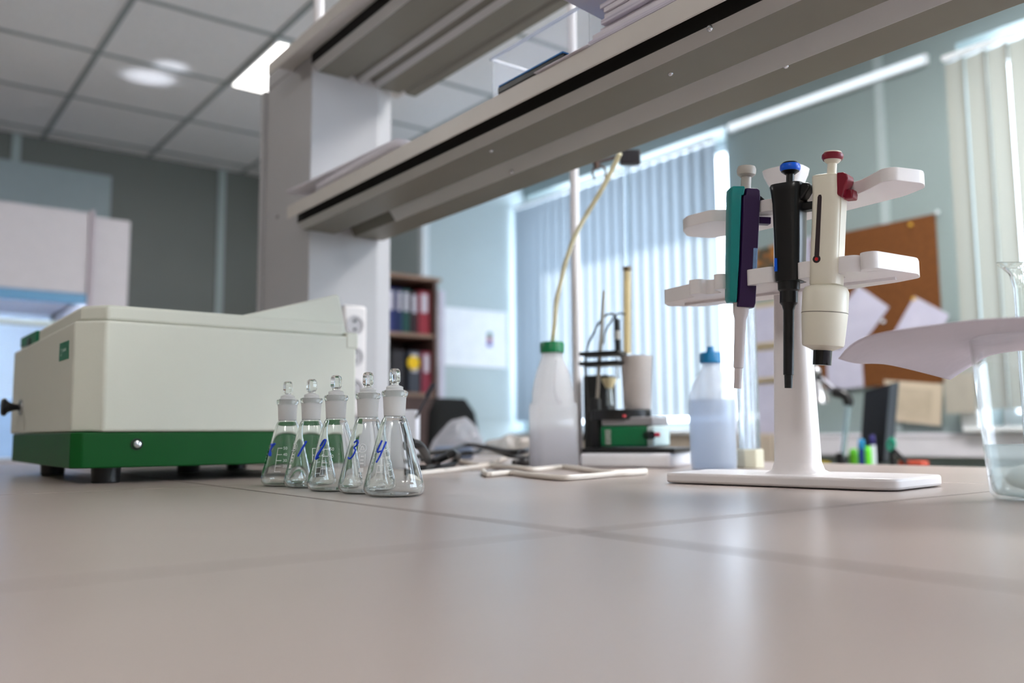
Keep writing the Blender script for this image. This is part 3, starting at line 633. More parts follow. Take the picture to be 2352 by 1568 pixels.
# ---- pipettes: local frame x = along the arms (right), y = away from the camera, z = up; origin at the tip
def pip_root(label, top, bot, tplane, FD=None):
    SN_ = FD or SN
    A = ont(bot[0], bot[1], tplane); B = ont(top[0], top[1], tplane)
    r = bpy.data.objects.new('pipette', None); COL.objects.link(r)
    Z = (B-A).normalized(); Y = (SN_-Z*SN_.dot(Z)).normalized(); X = Y.cross(Z)
    M = Matrix((X, Y, Z)).transposed().to_4x4(); M.translation = A; r.matrix_basis = M
    r['label'] = label; r['category'] = 'pipette'; r['_world'] = 0; r.empty_display_size = 0.02
    return r, (B-A).length
def loft(mb, secs):
    """secs: list of (z, [(x,y)...]) equal counts"""
    R_ = [[mb.bm.verts.new((x, y, z)) for x, y in poly] for z, poly in secs]; n_ = len(R_[0])
    for a, b in zip(R_[:-1], R_[1:]):
        for i in range(n_): mb.bm.faces.new([a[i], a[(i+1) % n_], b[(i+1) % n_], b[i]])
    mb.bm.faces.new(R_[0][::-1]); mb.bm.faces.new(R_[-1]); return mb
def sq(cx, cy_, hx, hy, ex=0.5, n_=24):
    return [(cx+math.copysign(abs(math.cos(2*PI*k/n_))**ex, math.cos(2*PI*k/n_))*hx, cy_+math.copysign(abs(math.sin(2*PI*k/n_))**ex, math.sin(2*PI*k/n_))*hy) for k in range(n_)]
# (1) teal and purple pipette
M_teal = mat('teal_plastic', (0, 128, 128), 0.4, noise=0.03); M_purple = mat('purple_plastic', (44, 14, 66), 0.4, noise=0.04)
M_greyp = mat('warm_grey_plastic', (178, 172, 165), 0.4, noise=0.02)
r1, L = pip_root('teal and dark purple pipette with grey push button, left of the three', (1715, 382), (1694, 892), TP, Vector((_F.x, _F.y, 0))); U = L/510.0
H = lambda y: (892-y)*U
obj('shaft', MB().lathe([(0, H(892)), (8.5*U, H(892)), (8.8*U, H(846)), (11*U, H(845)), (13*U, H(735)), (17.5*U, H(718)), (18.5*U, H(695)), (0, H(690))], 28), mat('shaft_pale', (205, 196, 198), 0.35, noise=0.015), r1)
def halfs(x0, x1, hy, front=True):
    return [(x0, -hy*0.55), (x0+3*U, -hy*0.9), (x1-3*U, -hy), (x1, -hy*0.6), (x1, hy*0.7), (x1-3*U, hy), (x0+3*U, hy), (x0, hy*0.7)]
bl = MB(); loft(bl, [(H(698), halfs(-30*U, -13*U, 20*U)), (H(690), halfs(-33*U, -13*U, 24*U)), (H(600), halfs(-36*U, -12*U, 26*U)), (H(470), halfs(-39*U, -13*U, 27*U)), (H(455), halfs(-40*U, -13*U, 27*U)), (H(454), halfs(-40*U, -8*U, 27*U)), (H(438), halfs(-40*U, -6*U, 27*U)), (H(434), halfs(-36*U, -7*U, 24*U))])
obj('teal_grip', bl, M_teal, r1, bevel=0.0006)
bl = MB(); loft(bl, [(H(708), halfs(-12.8*U, 26*U, 22*U)), (H(698), halfs(-12.8*U, 29*U, 25*U)), (H(600), halfs(-11.8*U, 29*U, 27.5*U)), (H(470), halfs(-12.8*U, 29*U, 28.5*U)), (H(456), halfs(-12.8*U, 29*U, 28.5*U)), (H(454), halfs(-7.8*U, 29*U, 28.5*U)), (H(443), halfs(-5.8*U, 28*U, 28*U)), (H(437), halfs(-5.8*U, 23*U, 24*U))])
pb = obj('body', bl, M_purple, r1, bevel=0.0008)
obj('display', MB().box((16*U, -28.3*U, H(628)), (25*U, -20*U, H(574))), mat('blue_grey_window', (120, 150, 190), 0.2, noise=0.15, scale=150), pb, bevel=0.0008)
obj('plunger', MB().lathe([(11.5*U, H(440)), (11.5*U, H(400)), (0, H(400))], 24, c=(0, 0)), M_greyp, r1)
obj('push_button', MB().lathe([(14*U, H(407)), (20*U, H(402)), (21.5*U, H(396)), (21.5*U, H(389)), (19*U, H(383)), (0, H(381))], 32, c=(0, 0)), M_greyp, r1)
hk = MB().prism([(27*U, H(448)), (46*U, H(463)), (40*U, H(468)), (27*U, H(478))], (1, 0, 0), (0, 0, 1), (0, 1, 0), -14*U, 12*U)
obj('hook', hk, M_black, r1, bevel=0.001)
obj('hook', MB().box((26*U, -4*U, H(513)), (60*U, 20*U, H(497))), M_purple, r1, bevel=0.001)
# (2) black pipette
r2, L = pip_root('black pipette with blue-ringed push button, middle of the three', (1813, 373), (1811, 891), TP); U = L/518.0
H = lambda y: (891-y)*U
obj('shaft', MB().lathe([(6*U, H(891)), (8.5*U, H(891)), (9.5*U, H(862)), (11.5*U, H(861)), (12*U, H(715)), (15*U, H(704)), (20*U, H(698)), (20*U, H(672)), (24*U, H(668)), (25*U, H(645)), (0, H(640))], 28), M_black, r2)
b2 = MB(); loft(b2, [(H(650), sq(2*U, 0, 27*U, 27*U)), (H(640), sq(3*U, 0, 29*U, 29*U)), (H(560), sq(3*U, 0, 31*U, 31*U)), (H(470), sq(1*U, 0, 33*U, 33*U)), (H(445), sq(0, 0, 36*U, 35*U)), (H(432), sq(0, 0, 39*U, 36*U)), (H(427), sq(0, 0, 37*U, 34*U))])
b2o = obj('body', b2, mat('black_satin_plastic', (20, 20, 23), 0.28, noise=0.08), r2, smooth=50)
hk = MB().prism([(30*U, H(428)), (52*U, H(431)), (58*U, H(440)), (50*U, H(450)), (42*U, H(462)), (30*U, H(470))], (1, 0, 0), (0, 0, 1), (0, 1, 0), -18*U, 14*U)
obj('hook', hk, M_black, r2, bevel=0.002)
obj('hook', MB().box((26*U, -6*U, H(490)), (60*U, 22*U, H(471))), M_black, r2, bevel=0.002)
obj('blue_window', MB().box((-20*U, -32.2*U, H(628)), (-14*U, -24*U, H(598))), mat('bright_blue_plastic', (10, 90, 215), 0.3, noise=0.03), b2o)
obj('plunger', MB().lathe([(9*U, H(430)), (9*U, H(398)), (0, H(398))], 20, c=(2*U, 0)), M_black, r2)
bt_ = obj('push_button', MB().lathe([(12*U, H(401)), (20*U, H(395)), (20*U, H(378)), (17*U, H(374)), (0, H(373))], 32, c=(2*U, 0)), M_black, r2)
obj('blue_ring', MB().lathe([(20.5*U, H(394)), (22.8*U, H(390)), (22.8*U, H(382)), (20.5*U, H(378))], 32, c=(2*U, 0), cap=False, close=True), MATS['bright_blue_plastic'], bt_)
# (3) cream pipette
M_cream = mat('cream_plastic', (222, 216, 200), 0.35, noise=0.012); M_red = mat('dark_red_plastic', (120, 20, 40), 0.32, noise=0.03)
r3, L = pip_root('thick cream white pipette with dark red button ring, right of the three', (1913, 347), (1888, 838), TP-0.004); U = L/491.5
H = lambda y: (838-y)*U
obj('nozzle', MB().lathe([(17*U, H(838)), (20*U, H(838)), (20.5*U, H(802)), (0, H(800))], 32), mat('black_gloss', (10, 10, 12), 0.15, noise=0.05), r3)
lw = obj('lower_barrel', MB().lathe([(22*U, H(805)), (26*U, H(803)), (44*U, H(795)), (46*U, H(790)), (50.5*U, H(722)), (50.5*U, H(721)), (50*U, H(720.5)), (50*U, H(719.5)), (50.5*U, H(719)), (50.5*U, H(672)), (46*U, H(662)), (36*U, H(658)), (0, H(657))], 48), M_cream, r3)
obj('seam', MB().lathe([(49.5*U, H(721.5)), (50.9*U, H(721)), (50.9*U, H(719.6)), (49.5*U, H(719))], 48, cap=False, close=True), mat('seam_grey', (120, 112, 100), 0.6, noise=0), lw)
b3 = MB(); loft(b3, [(H(659), sq(0, 0, 28*U, 30*U, 0.55)), (H(655), sq(1*U, 0, 33*U, 33*U, 0.55)), (H(600), sq(0, 0, 33*U, 33*U, 0.55)), (H(500), sq(-1*U, 0, 33*U, 33*U, 0.55)), (H(440), sq(-3*U, 0, 33*U, 33*U, 0.55)), (H(412), sq(-6*U, 0, 33*U, 33*U, 0.55)), (H(406), sq(-7*U, 0, 32*U, 31*U, 0.55)), (H(404), sq(-7*U, 0, 28*U, 27*U, 0.55))])
b3o = obj('body', b3, M_cream, r3, smooth=50)
obj('side_rail', MB().box((22*U, -18*U, H(654)), (33*U, 16*U, H(452))), M_cream, r3, bevel=0.001)
# dark scale window with red dot at its foot
wd = MB()
P_ = [(-5.5, 600), (5.5, 600), (4.5, 458), (2.5, 453), (-2.5, 453), (-5, 458)]
wd.prism([(a*U-11*U, H(b)) for a, b in P_], (1, 0, 0), (0, 0, 1), (0, 1, 0), -33.8*U, -30*U)
wd.lathe([(9*U, 0), (9*U, 3.6*U), (0, 3.6*U)], 20, M=Matrix.Translation((-11*U, -30.3*U, H(600))) @ Matrix.Rotation(PI/2, 4, 'X'))
wo = obj('scale_window', wd, mat('dark_window', (52, 42, 46), 0.25, noise=0.05), b3o)
obj('red_dot', MB().lathe([(4*U, 0), (4*U, 0.8*U), (0, 0.8*U)], 14, M=Matrix.Translation((-11*U, -33.8*U, H(600))) @ Matrix.Rotation(PI/2, 4, 'X')), mat('red_dot', (190, 25, 30), 0.4, noise=0), wo)
hk = MB().prism([(22*U, H(404)), (36*U, H(404)), (46*U, H(410)), (48*U, H(420)), (42*U, H(438)), (36*U, H(462)), (22*U, H(452))], (1, 0, 0), (0, 0, 1), (0, 1, 0), -26*U, 12*U)
obj('hook', hk, M_red, r3, bevel=0.0012)
obj('hook', MB().box((30*U, -8*U, H(462)), (54*U, 24*U, H(440))), M_red, r3, bevel=0.002)
obj('plunger', MB().lathe([(10.5*U, H(408)), (10.5*U, H(372)), (0, H(372))], 24), M_cream, r3)
bt_ = obj('push_button', MB().lathe([(11*U, H(376)), (17*U, H(371)), (21*U, H(364)), (21*U, H(355)), (19*U, H(349)), (10*U, H(347)), (0, H(346.5))], 36), M_cream, r3)
obj('red_ring', MB().lathe([(20.5*U, H(368)), (23.8*U, H(363)), (23.8*U, H(356)), (20.5*U, H(352))], 36, cap=False, close=True), M_red, bt_)

# ================================================================== BEAKER, PAPER SHEET, MEASURING CYLINDER (right edge)
bc = onz(2340, 1156, 0); dd = Vector((bc.x, bc.y, 0)).normalized()
rt_ = Vector((_R.x, _R.y, 0))
BC = Vector((bc.x, bc.y, 0))+dd*0.040+rt_*0.0215
bk_ = thing('beaker', 'tall glass beaker with cloudy water at the right edge under a paper sheet', 'beaker', BC, world=False)
hb = 0.1420
outp = [(0, 0.0005), (0.030, 0.0), (0.0375, 0.0015), (0.0405, 0.006), (0.0425, 0.03), (0.0492, hb-0.004), (0.0496, hb-0.001), (0.0494, hb)]
inp = [(0.0486, hb-0.0005), (0.0480, hb-0.004), (0.0411, 0.03), (0.0391, 0.008), (0.0355, 0.004), (0.028, 0.003), (0, 0.003)]
obj('glass_wall', MB().lathe(outp+inp, 64, cap=False), thinfilm('thin_beaker_glass', (215, 230, 240), 0.02, 0.02, 0.22), bk_, smooth=60)
M_water = translucent('cloudy_water', (243, 251, 252), 0.6, 0.06, 0.68)
wz = 0.0475
ri = 0.0384+(wz-0.008)*(0.0402-0.0384)/0.022 if wz < 0.03 else 0.0402+(wz-0.03)*(0.0465-0.0402)/(hb-0.038)
obj('water', MB().lathe([(0, 0.0034), (0.028, 0.0034), (0.0355, 0.0044), (0.0386, 0.0084), (0.0406, 0.03), (0.0432, wz), (0, wz)], 48), M_water, bk_, smooth=50)
M_foam = translucent('white_sediment', (252, 252, 248), 0.5, 0.5, 0.0)
fm = MB()
for k, (x, y, z, r_) in enumerate([(-0.008, -0.006, 0.020, 0.017), (0.008, -0.004, 0.022, 0.019), (0.0, 0.01, 0.019, 0.018), (0.017, 0.004, 0.018, 0.014), (-0.015, 0.010, 0.018, 0.013)]):
    fm.ball((x, y, z), r_, 18, 0.62)
obj('soap_lump', fm, M_foam, bk_, smooth=80)
# sheet of paper lying over the rim, corners drooping
def dpt(px, py, d): return dep(px, py, d)
ztop = hb+0.0012
ctl = [[dpt(1925, 823, 0.800), dpt(1990, 773, 0.740), onz(2200, 739, ztop+0.0005), onz(2330, 729, ztop+0.001), onz(2460, 722, ztop)],
       [dpt(1968, 834, 0.830), dpt(2050, 797, 0.79), onz(2230, 756, ztop), onz(2352, 750, ztop), onz(2500, 745, ztop)],
       [dpt(2045, 838, 0.860), dpt(2110, 822, 0.84), dpt(2260, 785, 0.80), onz(2400, 775, ztop), onz(2540, 772, ztop)],
       [dpt(2182, 872, 0.880), dpt(2235, 838, 0.87), dpt(2290, 812, 0.86), dpt(2420, 800, 0.86), dpt(2560, 800, 0.87)]]
def cat(p, t):
    n_ = len(p)-1; x = min(t*n_, n_-1e-6); i = int(x); f = x-i
    a, b, c, d = p[max(i-1, 0)], p[i], p[i+1], p[min(i+2, n_)]
    return 0.5*((2*b)+(c-a)*f+(2*a-5*b+4*c-d)*f*f+(3*b-a-3*c+d)*f**3)
def psurf(u, v): return cat([cat(row, u) for row in ctl], v)
M_crump = mat('creased_paper', (226, 222, 236), 0.7, noise=0.03, scale=9, bump=0.5, bscale=45)
tag(obj('paper_sheet', MB().grid(psurf, 28, 18), M_crump, solid=0.0005, smooth=80), 'large creased white paper sheet lying over the beaker, corners drooping', 'paper sheet')
# spouted measuring cylinder standing behind the beaker
mc = onz(2390, 1098, 0); MCP = Vector((mc.x, mc.y, 0))
D_ = (MCP-CP).dot(ZF)
mcyl = thing('measuring_cylinder', 'tall glass measuring cylinder with flared spout behind the paper, right edge', 'measuring cylinder', MCP, world=False)
mtop = onz(2340, 606, 0); zt_ = 0.06+ (1001-606)/2008*D_ - 0.004
gm = MB().lathe([(0, 0.0), (0.030, 0.0), (0.030, 0.008), (0.015, 0.013), (0.0145, 0.018), (0.0155, 0.022), (0.0155, zt_-0.03), (0.0175, zt_-0.012), (0.0235, zt_-0.003), (0.0245, zt_-0.0005), (0.0238, zt_), (0.0164, zt_-0.012), (0.0145, zt_-0.03), (0.0145, 0.024), (0, 0.0225)], 48, cap=False)
for v in gm.bm.verts:                                                # pull the rim out into a spout on the left
    if v.co.z > zt_-0.016:
        a = v.co.to_2d().normalized(); k = max(0, a.dot(Vector((-_R.x, -_R.y))))**6*(v.co.z-zt_+0.016)/0.016
        v.co.x += -_R.x*0.013*k; v.co.y += -_R.y*0.013*k; v.co.z += 0.003*k
obj('glass_body', gm, M_glass, mcyl, smooth=60)

# ================================================================== MILK-SHAPED BOTTLE WITH GREEN CAP
M_hdpe = mat('milky_plastic', (226, 228, 230), 0.38, noise=0.01, trans=0.25, ior=1.3, sub=0.0)
M_milk = translucent('milky_bottle_plastic', (252, 252, 254), 0.75, 0.35, 0.25)
M_capg = mat('green_cap', (0, 118, 70), 0.35, noise=0.03)
base_p = onz(1272, 1076, 0); dn = Vector((base_p.x, base_p.y, 0)).normalized()
MC = Vector((base_p.x, base_p.y, 0))+dn*0.040
rz = math.atan2(dn.y, dn.x)-PI/2
mb_ = thing('milk_bottle', 'translucent white square bottle with a moulded handle and green screw cap', 'bottle', MC, rz+0.25, world=False)
S = (MC-CP).dot(ZF)/FPX                                  # metres per pixel at the bottle
def zz(y): return (1076-y)*S*0.985
bm_ = MB()
loft(bm_, [(0.0, sq(0, 0, 46*S, 42*S, 0.35)), (0.004, sq(0, 0, 51*S, 47*S, 0.35)), (zz(985), sq(0, 0, 51*S, 47*S, 0.38)), (zz(936), sq(0, 0, 51*S, 47*S, 0.4)), (zz(928), sq(0, 0, 50*S, 46*S, 0.42)), (zz(923), sq(0, 0, 45*S, 42*S, 0.45)), (zz(900), sq(0, 0, 44*S, 41*S, 0.5)), (zz(870), sq(0, 0, 40*S, 38*S, 0.6)), (zz(845), sq(0, 0, 34*S, 34*S, 0.8)), (zz(828), sq(0, 0, 28*S, 28*S, 0.95)), (zz(818), sq(0, 0, 25*S, 25*S, 1)), (zz(808), sq(0, 0, 24*S, 24*S, 1))])
bo = obj('body', bm_, M_milk, mb_, smooth=60, bevel=0.0)
obj('handle', MB().tube([(4*S, -27*S, zz(830)), (-2*S, -40*S, zz(850)), (-6*S, -48*S, zz(890)), (-2*S, -49*S, zz(915)), (8*S, -46*S, zz(928))], 6.5*S, 12, 6), M_milk, mb_)
obj('liquid', loft(MB(), [(0.004, sq(0, 0, 47*S, 43*S, 0.35)), (zz(985), sq(0, 0, 47*S, 43*S, 0.38))]), translucent('pale_liquid', (242, 242, 248), 0.65, 0.2, 0.45), mb_)
obj('cap', MB().lathe([(26*S, zz(808)), (28*S, zz(806)), (28.5*S, zz(786)), (26*S, zz(782)), (4.6*S, zz(781.5)), (0, zz(781.5))], 36), M_capg, mb_)
# rubber tube from the cap up to the clamp
TZ = (MC-CP).dot(ZF)
capz = MC+Vector((0, 0, zz(781)))
tp_ = [capz+Vector((0, 0, -0.004)), dep(1274, 740, TZ), dep(1279, 690, TZ), dep(1290, 640, TZ), dep(1303, 590, TZ), dep(1324, 535, TZ), dep(1352, 485, TZ), dep(1385, 430, TZ-0.03), dep(1408, 385, TZ-0.05), dep(1424, 352, TZ-0.07)]
M_rubber = translucent('yellowed_rubber', (238, 232, 205), 0.35, 0.4, 0.0)
tag(obj('rubber_tube', MB().tube(tp_, 5.4*S, 14, 6), M_rubber), 'curved cream rubber tube rising from the green bottle cap', 'tube')

# ================================================================== BLUE-CAP BOTTLE, HYDROMETER CYLINDER
p = onz(1640, 1079, 0); dn = Vector((p.x, p.y, 0)).normalized()
BB = Vector((p.x, p.y, 0))+dn*0.037; S = (BB-CP).dot(ZF)/FPX
bb = thing('wash_bottle', 'round translucent bottle with a blue spout cap, half full of water', 'bottle', BB, world=False)
zz2 = lambda y: (1078-y)*S*0.99
obj('body', MB().lathe([(0, 0.001), (46*S, 0), (51*S, 0.003), (52.5*S, 0.012), (52.5*S, zz2(935)), (50*S, zz2(905)), (42*S, zz2(880)), (28*S, zz2(857)), (21*S, zz2(845)), (19*S, zz2(835)), (19*S, zz2(828)), (0, zz2(828))], 48), translucent('frosted_bottle_plastic', (240, 244, 250), 0.6, 0.3, 0.45), bb, smooth=60)
obj('water', MB().lathe([(0, 0.003), (44*S, 0.003), (50*S, 0.012), (50*S, zz2(917)), (0, zz2(917))], 40), translucent('bluish_water', (226, 236, 248), 0.6, 0.1, 0.4), bb)
M_bluecap = mat('blue_cap', (0, 118, 175), 0.35, noise=0.02)
obj('cap', MB().lathe([(23*S, zz2(832)), (24.5*S, zz2(830)), (24.5*S, zz2(811)), (22*S, zz2(807)), (10*S, zz2(806)), (8*S, zz2(800)), (7.5*S, zz2(793)), (0, zz2(792))], 36), M_bluecap, bb)
p = onz(1723, 1075, 0); dn = Vector((p.x, p.y, 0)).normalized()
HC = Vector((p.x, p.y, 0))+dn*0.024; S = (HC-CP).dot(ZF)/FPX
hc = thing('glass_cylinder', 'tall narrow glass cylinder standing in a chipped cream block', 'glass cylinder', HC, world=False)
blk = []
obj('foot_block', MB().lathe([(33*S, 0), (33*S, 42*S), (0, 42*S)], 8, M=Matrix.Rotation(0.3, 4, 'Z')), mat('cream_foot', (222, 218, 196), 0.55, noise=0.04, scale=40), hc, bevel=0.0015)
obj('glass_tube', MB().lathe([(25*S, 42.5*S), (25*S, 385*S), (23.2*S, 385*S), (23.2*S, 44*S)], 40, cap=False, close=True), glassmat('cylinder_glass', (0.98, 0.99, 1.0), 0.0, 1.4, 0.4), hc, smooth=60)

# ================================================================== STIRRER ON ITS WHITE SLAB
c1 = onz(1330, 1074, 0); c2 = onz(1542, 1076, 0); e1 = (c2-c1); e1.z = 0; wL = e1.length; e1.normalize(); e2 = Vector((-e1.y, e1.x, 0))
if e2.dot(Vector((c1.x, c1.y, 0))) < 0: e2 = -e2
S = ((c1+c2)/2-CP).dot(ZF)/FPX
def W(a, b, z): return c1+e1*a+e2*b+Vector((0, 0, z))
def wbox(mb, a0, a1, b0, b1, z0, z1):
    vs = [mb.bm.verts.new(W(a, b, z)) for a, b, z in [(a0, b0, z0), (a1, b0, z0), (a1, b1, z0), (a0, b1, z0), (a0, b0, z1), (a1, b0, z1), (a1, b1, z1), (a0, b1, z1)]]
    for f in ((0, 3, 2, 1), (4, 5, 6, 7), (0, 1, 5, 4), (1, 2, 6, 5), (2, 3, 7, 6), (3, 0, 4, 7)): mb.bm.faces.new([vs[i] for i in f])
    return mb
M_slab = mat('white_slab', (244, 243, 248), 0.5, noise=0.03, scale=30, bump=0.2, bscale=200)
tag(obj('white_slab', wbox(MB(), 0.0, wL, 0.0, 0.17, 0.0, 34*S), M_slab, bevel=0.007, seg=4), 'thick white slab with rounded edges carrying the stirrer and electrode stand', 'slab')
zs_ = 34*S
def zq(y, off=0.0): return (1074-y)*S
BZ = zs_+0.0005
# titration stand: black base plate, posts, ring, rod, electrode plates
ts = thing('electrode_stand', 'black electrode stand with metal rod, ring support and two holder plates', 'stand', W(0.06, 0.06, zs_))
def at2(px, py, b): 
    """point of the vertical plane b metres behind the slab's front edge"""
    r = ray(px, py); k = (b-(CP-c1).dot(e2))/r.dot(e2); return CP+r*k
obj('base_plate', wbox(MB(), 0.0, wL+0.003, 0.012, 0.15, BZ, BZ+0.008), M_black, ts, bevel=0.002)
pA = at2(1370, 1000, 0.05); aA = (pA-c1).dot(e1); zA = at2(1370, 958, 0.05).z
obj('post', wbox(MB(), aA-0.0075, aA+0.0075, 0.042, 0.058, BZ+0.008, at2(1370, 915, 0.05).z), M_black, ts, bevel=0.002)
ptop = at2(1387, 668, 0.05); pbot = at2(1371, 915, 0.05)
obj('rod', MB().cyl(pbot-Vector((0, 0, 0.01)), ptop, 4.3*S, 14), mat('dull_metal_rod', (150, 142, 132), 0.35, metal=0.8, noise=0.05), ts)
rc = at2(1426, 950, 0.080); R_ring = 74*S
obj('ring', MB().lathe([(R_ring-0.026, -0.009), (R_ring, -0.009), (R_ring, 0.009), (R_ring-0.026, 0.009)], 40, M=Matrix.Translation((rc.x, rc.y, zq(950)+0.0)), cap=False, close=True).box((-0.001, -0.001, -0.001), (0.001, 0.001, 0.001), Matrix.Translation((rc.x-R_ring+0.006, rc.y, zq(950)))), M_black, ts, bevel=0.001)
pr = at2(1490, 975, 0.05); obj('ring_leg', MB().cyl((pr.x, pr.y, zq(988)), (pr.x, pr.y, zq(945)), 0.003, 10), M_black, ts)
for (x0, x1, y0, y1) in [(1338, 1428, 803, 822), (1338, 1428, 832, 838)]:
    A_ = at2(x0, y0, 0.05); B_ = at2(x1, y1, 0.05); a0, a1 = (A_-c1).dot(e1), (B_-c1).dot(e1); z_ = (A_.z+B_.z)/2
    obj('holder_plate', wbox(MB(), a0, a1, 0.03, 0.085, z_-0.0035, z_+0.0035), M_black, ts, bevel=0.001)
# stirrer
S_A = (at2(1378, 1000, 0.03)-c1).dot(e1); S_B = (at2(1502, 1000, 0.03)-c1).dot(e1)
st = thing('magnetic_stirrer', 'small green and white magnetic stirrer with black knob under the grey cup', 'stirrer', W((S_A+S_B)/2, 0.07, BZ+0.008))
zb0, zb1, zb2 = BZ+0.010, at2(1440, 978, 0.03).z, at2(1440, 957, 0.03).z
obj('green_body', wbox(MB(), S_A, S_A+(S_B-S_A)*0.86, 0.032, 0.14, zb0, zb1), mat('green_stirrer_body', (0, 112, 66), 0.35, noise=0.03), st, bevel=0.004)
obj('white_end', wbox(MB(), S_A+(S_B-S_A)*0.865, S_B, 0.031, 0.14, zb0, zb1), mat('pale_end', (205, 225, 226), 0.4, noise=0.02), st, bevel=0.004)
obj('grey_top', wbox(MB(), S_A+0.002, S_B-0.002, 0.034, 0.138, zb1+0.0005, zb2), mat('grey_top', (150, 148, 152), 0.4, noise=0.02), st, bevel=0.003)
tl_ = wbox(MB(), S_A+0.010, S_A+0.020, 0.0305, 0.0318, zb0+0.004, zb1-0.006)
obj('pale_label', tl_, mat('speckled_label', (150, 160, 150), 0.6, noise=0.5, scale=400), st, smooth=0)
pk = at2(1485, 999, 0.03)
ko = obj('knob', MB().cyl(pk-e2*0.0, pk-e2*0.016+e1*0.014, 9.5*S, 16), M_black, st)
pk2 = at2(1510, 998, 0.02); obj('red_cap', MB().cyl(pk2-e1*0.004, pk2+e1*0.004, 5*S, 14), mat('pinkish_red', (205, 60, 90), 0.4, noise=0), ko)
pk3 = at2(1441, 955, 0.045); obj('red_light', MB().box((-0.006, -0.003, -0.002), (0.006, 0.003, 0.002), Matrix.Translation(pk3-e2*0.012)), mat('red_light', (220, 40, 50), 0.3, noise=0), st)
# grey cup resting on the ring
cc_ = at2(1464, 938, 0.078); cupz = zq(950)+0.0095
ca = thing('measuring_cup', 'tall greyish plastic cup standing on the black ring', 'cup', (cc_.x, cc_.y, cupz), world=False)
hcup = at2(1464, 818, 0.078).z-cupz
obj('cup_wall', MB().lathe([(0, 0), (32*S, 0), (33*S, 0.002), (38*S, hcup-0.004), (39.5*S, hcup), (37.5*S, hcup), (36*S, hcup-0.006), (31.5*S, 0.003), (0, 0.003)], 44, cap=False), mat('warm_grey_cup', (188, 180, 176), 0.42, noise=0.015), ca, smooth=60)
# electrode, with cable loops
el = thing('electrode', 'black electrode with a pale band hanging in the holder above the grey cup', 'electrode', at2(1419, 840, 0.07), world=True)
ea = at2(1417, 733, 0.07); eb = at2(1420, 812, 0.07)
obj('barrel', MB().cyl(eb, ea, 7*S, 16), M_black, el)
ba = at2(1418, 760, 0.07); bb2 = at2(1418.5, 780, 0.07); obj('pale_band', MB().cyl(bb2, ba, 7.6*S, 16), mat('pale_band', (190, 190, 185), 0.5, noise=0.05), el)
obj('glass_stem', MB().cyl(at2(1419, 870, 0.07), eb, 4*S, 14), M_glass, el)
M_cable = mat('black_cable', (22, 22, 24), 0.45, noise=0.05)
cb = [at2(1417, 735, 0.07), at2(1410, 722, 0.07), at2(1392, 724, 0.06), at2(1372, 748, 0.055), at2(1352, 790, 0.055), at2(1344, 830, 0.055), at2(1346, 880, 0.05), at2(1352, 930, 0.045), at2(1345, 985, 0.03), at2(1340, 1010, 0.02)]
tag(obj('electrode_cable', MB().tube(cb, 2.6*S, 8, 5), M_cable), 'thin black cable looping from the electrode down past the rod', 'cable')
cb = [at2(1384, 790, 0.09), at2(1392, 760, 0.09), at2(1405, 735, 0.085), at2(1420, 720, 0.08), at2(1436, 722, 0.08)]
tag(obj('electrode_cable', MB().tube(cb, 2.2*S, 8, 5), M_cable), 'short thin black cable arching beside the pale tube top', 'cable')
# dark box and yellowish funnel flask behind the ring
A_ = at2(1338, 862, 0.19); B_ = at2(1398, 930, 0.19)
a0, a1 = (A_-c1).dot(e1), (B_-c1).dot(e1)
tag(obj('meter_box', wbox(MB(), a0, a1, 0.19, 0.24, 0.0, A_.z), M_black, bevel=0.004), 'black instrument box standing behind the electrode stand', 'meter box')
pf = at2(1399, 868, 0.16)
fl = thing('small_funnel', 'small yellowed plastic funnel with glass stem left of the grey cup', 'funnel', pf, world=False)
hz = pf.z-BZ-0.008
obj('bowl', MB().lathe([(19*S, 0), (19*S, -6*S), (9*S, -26*S), (7*S, -26*S), (16*S, -6*S), (17*S, 0)], 24, cap=False, close=True), mat('yellowed_plastic', (205, 190, 150), 0.5, noise=0.05), fl)
obj('stem', MB().lathe([(7*S, -27*S), (10*S, -70*S), (8.5*S, -70*S), (5.5*S, -27*S)], 18, cap=False, close=True), M_glass, fl)
# hanging glass tube, rubber sleeve and black clamp under the lower shelf
dq = 1.66
gl = thing('burette_tube', 'vertical glass tube hanging from the black clamp, yellowed sleeve below', 'glass tube', dep(1440, 380, dq))
obj('glass_tube', MB().cyl(dep(1441, 612, dq), dep(1440, 372, dq), 9*dq/FPX, 24), glassmat('tube_glass', (0.97, 0.99, 1.0), 0.0, 1.2, 0.7), gl)
obj('sleeve_ring', MB().cyl(dep(1441, 622, dq), dep(1441, 612, dq), 9.5*dq/FPX, 20), mat('brown_ring', (120, 100, 70), 0.5), gl)
obj('sleeve', MB().cyl(dep(1441, 812, dq), dep(1441, 622, dq), 8*dq/FPX, 20), translucent('yellow_sleeve', (244, 232, 196), 0.45, 0.4, 0.05), gl)
clp = thing('burette_clamp', 'black and brown clamp hanging below the lower shelf edge', 'clamp', dep(1445, 360, dq))
ex = Vector((_R.x, _R.y, 0)); ef = Vector((_F.x, _F.y, 0))
Mx = Matrix((ex, ef, Vector((0, 0, 1)))).transposed().to_4x4()
def at_m(px, py, d): M = Mx.copy(); M.translation = dep(px, py, d); return M
k = dq/FPX
obj('boss', MB().box((-23*k, -14*k, -16*k), (23*k, 14*k, 16*k), at_m(1447, 362, dq)), mat('dark_boss', (34, 30, 36), 0.4, noise=0.1), clp, bevel=0.003)
obj('arm', MB().cyl(dep(1362, 376, dq), dep(1432, 356, dq), 3.5*k, 12), mat('brown_metal', (90, 70, 62), 0.4, metal=0.5, noise=0.1), clp)
